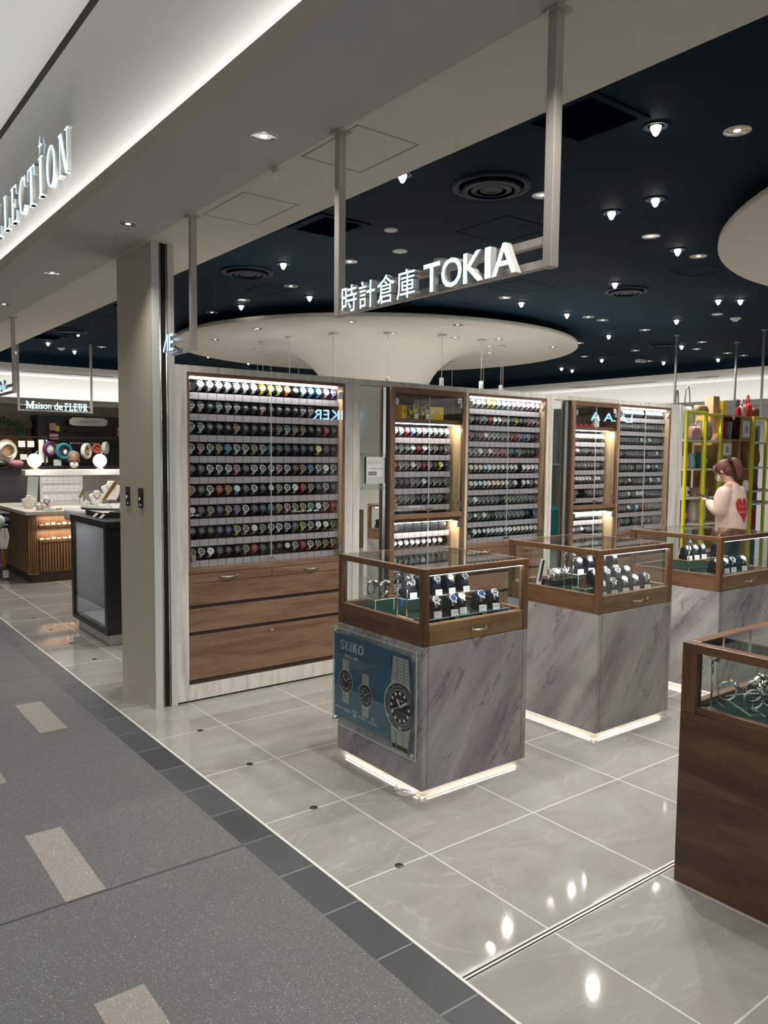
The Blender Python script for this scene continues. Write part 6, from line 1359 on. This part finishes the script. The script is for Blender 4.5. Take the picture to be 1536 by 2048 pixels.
# ================================================================== PEOPLE
def limb(bm_, pts):
    """list of (point, radius) chained through skin"""
    base = len(bm_['v']); 
    for i, (p, r) in enumerate(pts):
        bm_['v'].append(p); bm_['r'].append(r)
        if i: bm_['e'].append((base + i - 1, base + i))
    return base
def skin(name, chains, mat, root, sub=2, voxel=None, extra=None, joins=()):
    d = {'v': [], 'e': [], 'r': []}; idx = []
    for c in chains: idx.append(limb(d, c))
    for (a, i), (b, j) in joins: d['e'].append((idx[a] + i, idx[b] + j))
    me = bpy.data.meshes.new(name); me.from_pydata([tuple(p) for p in d['v']], d['e'], []); ob = bpy.data.objects.new(name, me); C.objects.link(ob)
    sm = ob.modifiers.new('skin', 'SKIN'); 
    for v, r in zip(me.skin_vertices[0].data, d['r']): v.radius = r if isinstance(r, tuple) else (r, r)
    me.skin_vertices[0].data[0].use_root = True
    s = ob.modifiers.new('sub', 'SUBSURF'); s.levels = s.render_levels = sub
    bpy.context.view_layer.update(); dg = bpy.context.evaluated_depsgraph_get(); m2 = bpy.data.meshes.new_from_object(ob.evaluated_get(dg)); bpy.data.objects.remove(ob)
    bm = bmesh.new(); bm.from_mesh(m2)
    if extra:
        e = bpy.data.meshes.new('e'); e.from_pydata([tuple(p) for p in extra.v], [], extra.f); bm.from_mesh(e)
    bm.to_mesh(m2); bm.free()
    ob = bpy.data.objects.new(name, m2); C.objects.link(ob); m2.materials.clear(); m2.materials.append(mat)
    if voxel:
        r = ob.modifiers.new('remesh', 'REMESH'); r.mode = 'VOXEL'; r.voxel_size = voxel; r.use_smooth_shade = True; q = ob.modifiers.new('smooth', 'SMOOTH'); q.factor = .5; q.iterations = 3
        bpy.context.view_layer.update(); dg = bpy.context.evaluated_depsgraph_get(); m3 = bpy.data.meshes.new_from_object(ob.evaluated_get(dg)); ob.modifiers.clear(); ob.data = m3
    for p in ob.data.polygons: p.use_smooth = True
    ob.data.materials.clear(); ob.data.materials.append(mat)
    ob.parent = root; ob['_o'] = (0, 0, 0); return ob
Vv = Vector
def head_mb(c, tilt):
    """head about 0.21 tall looking along +y, chin down by tilt"""
    m = MB(); m.ell((0, 0, .115), .074, .092, .098, n=24, k=16); m.ell((0, .022, .06), .056, .066, .062, n=20, k=12)
    m.ell((0, .080, .030), .022, .016, .018, n=10, k=8)
    m.ell((0, .098, .088), .012, .020, .020, n=10, k=8); m.ell((0, .092, .105), .008, .012, .022, n=8, k=6)
    for s in (-1, 1): m.ell((s * .076, -.005, .095), .010, .018, .030, n=10, k=8); m.ell((s * .028, .083, .108), .013, .008, .008, n=8, k=6); m.ell((s * .03, .086, .127), .020, .008, .006, n=8, k=6)
    m.ell((0, .088, .058), .022, .010, .008, n=10, k=6)
    q = Matrix.Translation(c) @ Matrix.Rotation(-tilt, 4, 'X'); m.xf(q); return m, q
def hand_chains(w, d, side, curl=.8, s=1.0):
    """palm and five fingers from wrist w along unit d"""
    w, d = Vv(w), Vv(d).normalized(); up = Vv((0, 0, 1)); lat = d.cross(up).normalized() * side; nrm = lat.cross(d).normalized() * side
    ch = [[(w, .022), (w + d * .035, (.034, .018)), (w + d * .075, (.036, .016))]]
    for k, (o, L) in enumerate(((-.028, .058), (-.010, .072), (.009, .075), (.027, .068))):
        a = w + d * .075 + lat * o; b = a + (d * math.cos(curl * .4) - nrm * math.sin(curl * .4)) * L * .45; c2 = b + (d * math.cos(curl) - nrm * math.sin(curl)) * L * .32; e = c2 + (d * math.cos(curl * 1.6) - nrm * math.sin(curl * 1.6)) * L * .25
        ch.append([(a - d * .02, .009), (a, .0088), (b, .0080), (c2, .0074), (e, .0064)])
    a = w + d * .03 + lat * .028; ch.append([(a, .011), (a + d * .025 + lat * .018 - nrm * .012, .0098), (a + d * .05 + lat * .022 - nrm * .022, .0085)]); return ch
def person(name, label, loc, rz, height, skinm, pose, clothes):
    t = thing(name, label, 'person', loc, None, rz); t['_o'] = (0, 0, 0)
    sh, el, wr = pose['sh'], pose['el'], pose['wr']
    ch = [[((0, 0, .86), (.13, .10)), ((0, .0, .98), (.115, .085)), ((0, .005, 1.10), (.135, .095)), ((0, .0, 1.20), (.12, .08)), ((0, .005, 1.265), (.055, .055)), (tuple(pose['head'] + Vv((0, -.01, -.005))), .048), (tuple(pose['head'] + Vv((0, 0, .06))), .05)]]
    for s in (-1, 1): ch.append([((s * .085, 0, .84), .095), ((s * .095, .02, .46), .056), ((s * .10, 0, .09), .038), ((s * .11, .05, .04), .035), ((s * .115, .13, .03), .030)])
    for i, s in enumerate((-1, 1)): ch.append([((s * .13, 0, 1.215), .052), (sh[i], .048), (tuple((Vv(sh[i]) + Vv(el[i])) / 2), .042), (el[i], .036), (tuple((Vv(el[i]) * .4 + Vv(wr[i]) * .6)), .030), (wr[i], .023)])
    ch0 = len(ch); jo = [((0, 0), (1, 0)), ((0, 0), (2, 0)), ((0, 3), (3, 0)), ((0, 3), (4, 0))]
    hm, q = head_mb(pose['head'], pose['tilt'])
    hands = MB()
    body = skin('body', ch, skinm, t, 2, None, hm, jo)
    hc = []
    for i, s in enumerate((-1, 1)): hc += hand_chains(wr[i], Vv(pose['hd'][i]), s, pose.get('curl', .8))
    # join the hands to the body and fuse everything
    tmp = skin('hands_tmp', hc, skinm, t, 2, None, None, [])
    bm = bmesh.new(); bm.from_mesh(body.data); bm.from_mesh(tmp.data); bm.to_mesh(body.data); bm.free(); bpy.data.objects.remove(tmp)
    r = body.modifiers.new('remesh', 'REMESH'); r.mode = 'VOXEL'; r.voxel_size = .0055; q2 = body.modifiers.new('smooth', 'SMOOTH'); q2.factor = .5; q2.iterations = 2
    bpy.context.view_layer.update(); dg = bpy.context.evaluated_depsgraph_get(); m3 = bpy.data.meshes.new_from_object(body.evaluated_get(dg)); body.modifiers.clear(); body.data = m3; m3.materials.clear(); m3.materials.append(skinm)
    for p in m3.polygons: p.use_smooth = True
    return t, q, body
def world_to_local(t, p):
    return Matrix.Rotation(-t.rotation_euler[2], 3, 'Z') @ (Vv(p) - t.location)
# woman in the cream sweatshirt, seen from her left and behind, looking down at a phone
HP = Vv((0, .045, 1.315))
pose = dict(sh=[(-.185, .0, 1.19), (.185, 0, 1.19)], el=[(-.235, .02, .955), (.235, .02, .955)], wr=[(-.075, .235, 1.075), (.075, .235, 1.065)], hd=[(.35, .8, .25), (-.30, .85, .22)], head=HP, tilt=.42, curl=1.0)
tw, q, bodyw = person('person', 'woman with auburn ponytail and cream sweatshirt with a red heart, looking at her phone', (8.27, 4.50, 0), .08, 1.56, M['skin'], pose, None)
sw = [[((0, 0, .64), (.19, .155)), ((0, -.015, .82), (.205, .17)), ((0, -.015, 1.0), (.20, .165)), ((0, -.01, 1.13), (.185, .14)), ((0, .0, 1.215), (.135, .10)), ((0, .022, 1.292), (.074, .072))]]
for i, s in enumerate((-1, 1)):
    a, b, c = Vv(pose['sh'][i]), Vv(pose['el'][i]), Vv(pose['wr'][i]); sw.append([((s * .12, 0, 1.19), .07), (tuple(a), .088), (tuple(a * .5 + b * .5), .092), (tuple(b + Vv((0, -.01, -.01))), .092), (tuple(b * .55 + c * .45), .068), (tuple(b * .2 + c * .8), .052), (tuple(b * .08 + c * .92), .034)])
top = skin('sweatshirt', sw, M['sweater'], tw, 2, .009, None, [((0, 3), (1, 0)), ((0, 3), (2, 0))])
# creases in the cloth
tx = bpy.data.textures.new('folds', 'CLOUDS'); tx.noise_scale = .09; dm = top.modifiers.new('folds', 'DISPLACE'); dm.texture = tx; dm.strength = .012; dm.mid_level = .5
tr = [[((0, 0, .80), (.14, .11)), ((0, 0, .70), (.15, .12))]] + [[((s * .085, 0, .78), .10), ((s * .095, .015, .46), .075), ((s * .10, 0, .10), .062)] for s in (-1, 1)]
skin('trousers', tr, F('dark_trousers', (.03, .03, .035)), tw, 2, .010, None, [((0, 0), (1, 0)), ((0, 0), (2, 0))])
def attach(m, q, name, mat, t):
    m.xf(q); o = m.build(name, mat, t, True); return o
hq = q
m = MB(); m.ell((0, -.012, .128), .086, .100, .098, n=28, k=16, bump=.012); m.ell((0, -.05, .085), .074, .060, .07, n=20, k=12)
m.ell((0, .070, .165), .070, .036, .034, n=18, k=10)                                     # fringe
for s in (-1, 1): m.tube([(s * .066, .062, .16), (s * .076, .070, .12), (s * .076, .072, .07), (s * .070, .075, .03)], [.014, .012, .008, .003], 8)
attach(m, hq, 'hair', M['hair'], tw)
m = MB(); m.tube([(0, -.095, .165), (0, -.135, .17), (0, -.158, .145), (0, -.165, .095), (0, -.155, .03), (0, -.135, -.03), (0, -.115, -.065)], [.020, .036, .044, .044, .036, .022, .006], 14)
for i in range(6): m.tube([(.02 * math.sin(i), -.13, .16), (.035 * math.sin(i * 2), -.185, .09), (.03 * math.cos(i), -.175, .0), (.03 * math.sin(i), -.14, -.06)], [.01, .01, .008, .002], 6)
attach(m, hq, 'ponytail', M['hair'], tw)
m = MB(); m.lathe([(.020, -.016), (.034, -.018), (.040, 0), (.034, .018), (.020, .016)], (0, -.108, .168), 18, axis=(0, -1, .1)); m.ell((.03, -.10, .15), .02, .016, .045, n=12, k=8); attach(m, hq, 'hair_tie', M['blackfab'], tw)
m = MB(); m.ell((0, .070, .052), .056, .046, .046, n=20, k=12)
o = attach(m, hq, 'face_mask', M['mask'], tw)
m = MB()
for s in (-1, 1): m.tube([(s * .050, .075, .075), (s * .070, .04, .085), (s * .080, .0, .11), (s * .074, -.01, .075), (s * .052, .055, .03)], .0025, 6)
attach(m, hq, 'mask_straps', M['ink'], tw)
# heart print, wrapped on the back of the sweatshirt (local -y side)
hp = []; N_ = 40
for i in range(N_):
    a = 2 * PI * i / N_; hp.append((.0082 * 16 * math.sin(a) ** 3 * .95, .0098 * (13 * math.cos(a) - 5 * math.cos(2 * a) - 2 * math.cos(3 * a) - math.cos(4 * a))))
hb = MB(); rings = 8; vs = [(-.03, -.28, 1.0)]; 
for j in range(1, rings + 1):
    for (x, z) in hp: vs.append((-.03 + x * .88 * j / rings, -.28, 1.0 + z * j / rings))
fs = [(0, 1 + i, 1 + (i + 1) % N_) for i in range(N_)] + [(1 + (j - 1) * N_ + i, 1 + j * N_ + i, 1 + j * N_ + (i + 1) % N_, 1 + (j - 1) * N_ + (i + 1) % N_) for j in range(1, rings) for i in range(N_)]
hb.add(vs, fs, 0, True); ho = hb.build('heart_print', M['red'], tw, True)
def wrap(o, off):
    w = o.modifiers.new('wrap', 'SHRINKWRAP'); w.target = top; w.wrap_method = 'PROJECT'; w.use_project_y = True; w.use_positive_direction = True; w.use_negative_direction = False; w.offset = off
wrap(ho, .003)
tb = MB(); put_text(tb, 'I like it', (-.095, -.282, 1.015), (1, 0, .0), (0, 0, 1), (0, -1, 0), .13, .035, depth=.0004); put_text(tb, 'sweetie', (-.105, -.282, .955), (1, 0, .0), (0, 0, 1), (0, -1, 0), .15, .032, depth=.0004)
wrap(tb.build('script_print', M['card'], tw, True), .0045)
ph = thing('mobile_phone', 'dark phone held in the hands of the woman in the sweatshirt', 'phone', (0, 0, 0))
pc = Matrix.Rotation(.08, 3, 'Z') @ Vv((.0, .335, 1.125)) + Vv((8.27, 4.50, 0)); ph.location = pc; ph['_o'] = tuple(pc)
bevel(MB().obox(pc, .074, .155, .009, Matrix.Rotation(.08, 3, 'Z') @ Matrix.Rotation(.35, 3, 'X')).build('body', M['black'], ph), .003)
# man with a mask behind the counter
HP2 = Vv((0, .02, 1.33))
pose2 = dict(sh=[(-.20, .0, 1.20), (.20, 0, 1.20)], el=[(-.25, .02, .93), (.25, .02, .93)], wr=[(-.12, .22, .93), (.12, .22, .93)], hd=[(.25, .9, .0), (-.25, .9, .0)], head=HP2, tilt=.28, curl=.6)
tm, q2, bodym = person('person', 'man with short grey hair, white mask and white coat behind the slatted counter', (3.315, 11.66, 0), PI - .2, 1.56, M['skin2'], pose2, None)
sw = [[((0, 0, .60), (.17, .13)), ((0, 0, .88), (.17, .13)), ((0, 0, 1.05), (.17, .13)), ((0, .0, 1.16), (.165, .115)), ((0, .005, 1.22), (.12, .085)), ((0, .01, 1.275), (.062, .060))]]
for i, s in enumerate((-1, 1)):
    a, b, c = Vv(pose2['sh'][i]), Vv(pose2['el'][i]), Vv(pose2['wr'][i]); sw.append([((s * .12, 0, 1.20), .065), (tuple(a), .066), (tuple(a * .5 + b * .5), .06), (tuple(b), .056), (tuple(b * .1 + c * .9), .042)])
skin('white_coat', sw, M['card'], tm, 2, .010, None, [((0, 3), (1, 0)), ((0, 3), (2, 0))])
tr = [[((0, 0, .80), (.14, .11)), ((0, 0, .70), (.15, .12))]] + [[((s * .085, 0, .78), .10), ((s * .095, .015, .46), .075), ((s * .10, 0, .10), .062)] for s in (-1, 1)]
skin('trousers', tr, F('dark_trousers', (.03, .03, .035)), tm, 2, .010, None, [((0, 0), (1, 0)), ((0, 0), (2, 0))])
m = MB(); m.ell((0, -.022, .136), .084, .094, .092, n=28, k=16, bump=.01); m.ell((0, -.03, .10), .082, .07, .07, n=24, k=12); attach(m, q2, 'hair', M['greyhair'], tm)
m = MB(); m.ell((0, .066, .050), .060, .050, .048, n=20, k=12); attach(m, q2, 'face_mask', M['mask'], tm)
m = MB()
for s in (-1, 1): m.ell((s * .030, .0885, .108), .012, .004, .004, n=10, k=6); m.ell((s * .032, .090, .126), .020, .005, .004, n=8, k=6)
attach(m, q2, 'eyes_and_brows', M['ink'], tm)

# a long label is trimmed to the limit of words, and helper marks are removed
for o in list(bpy.data.objects):
    if '_o' in o: del o['_o']
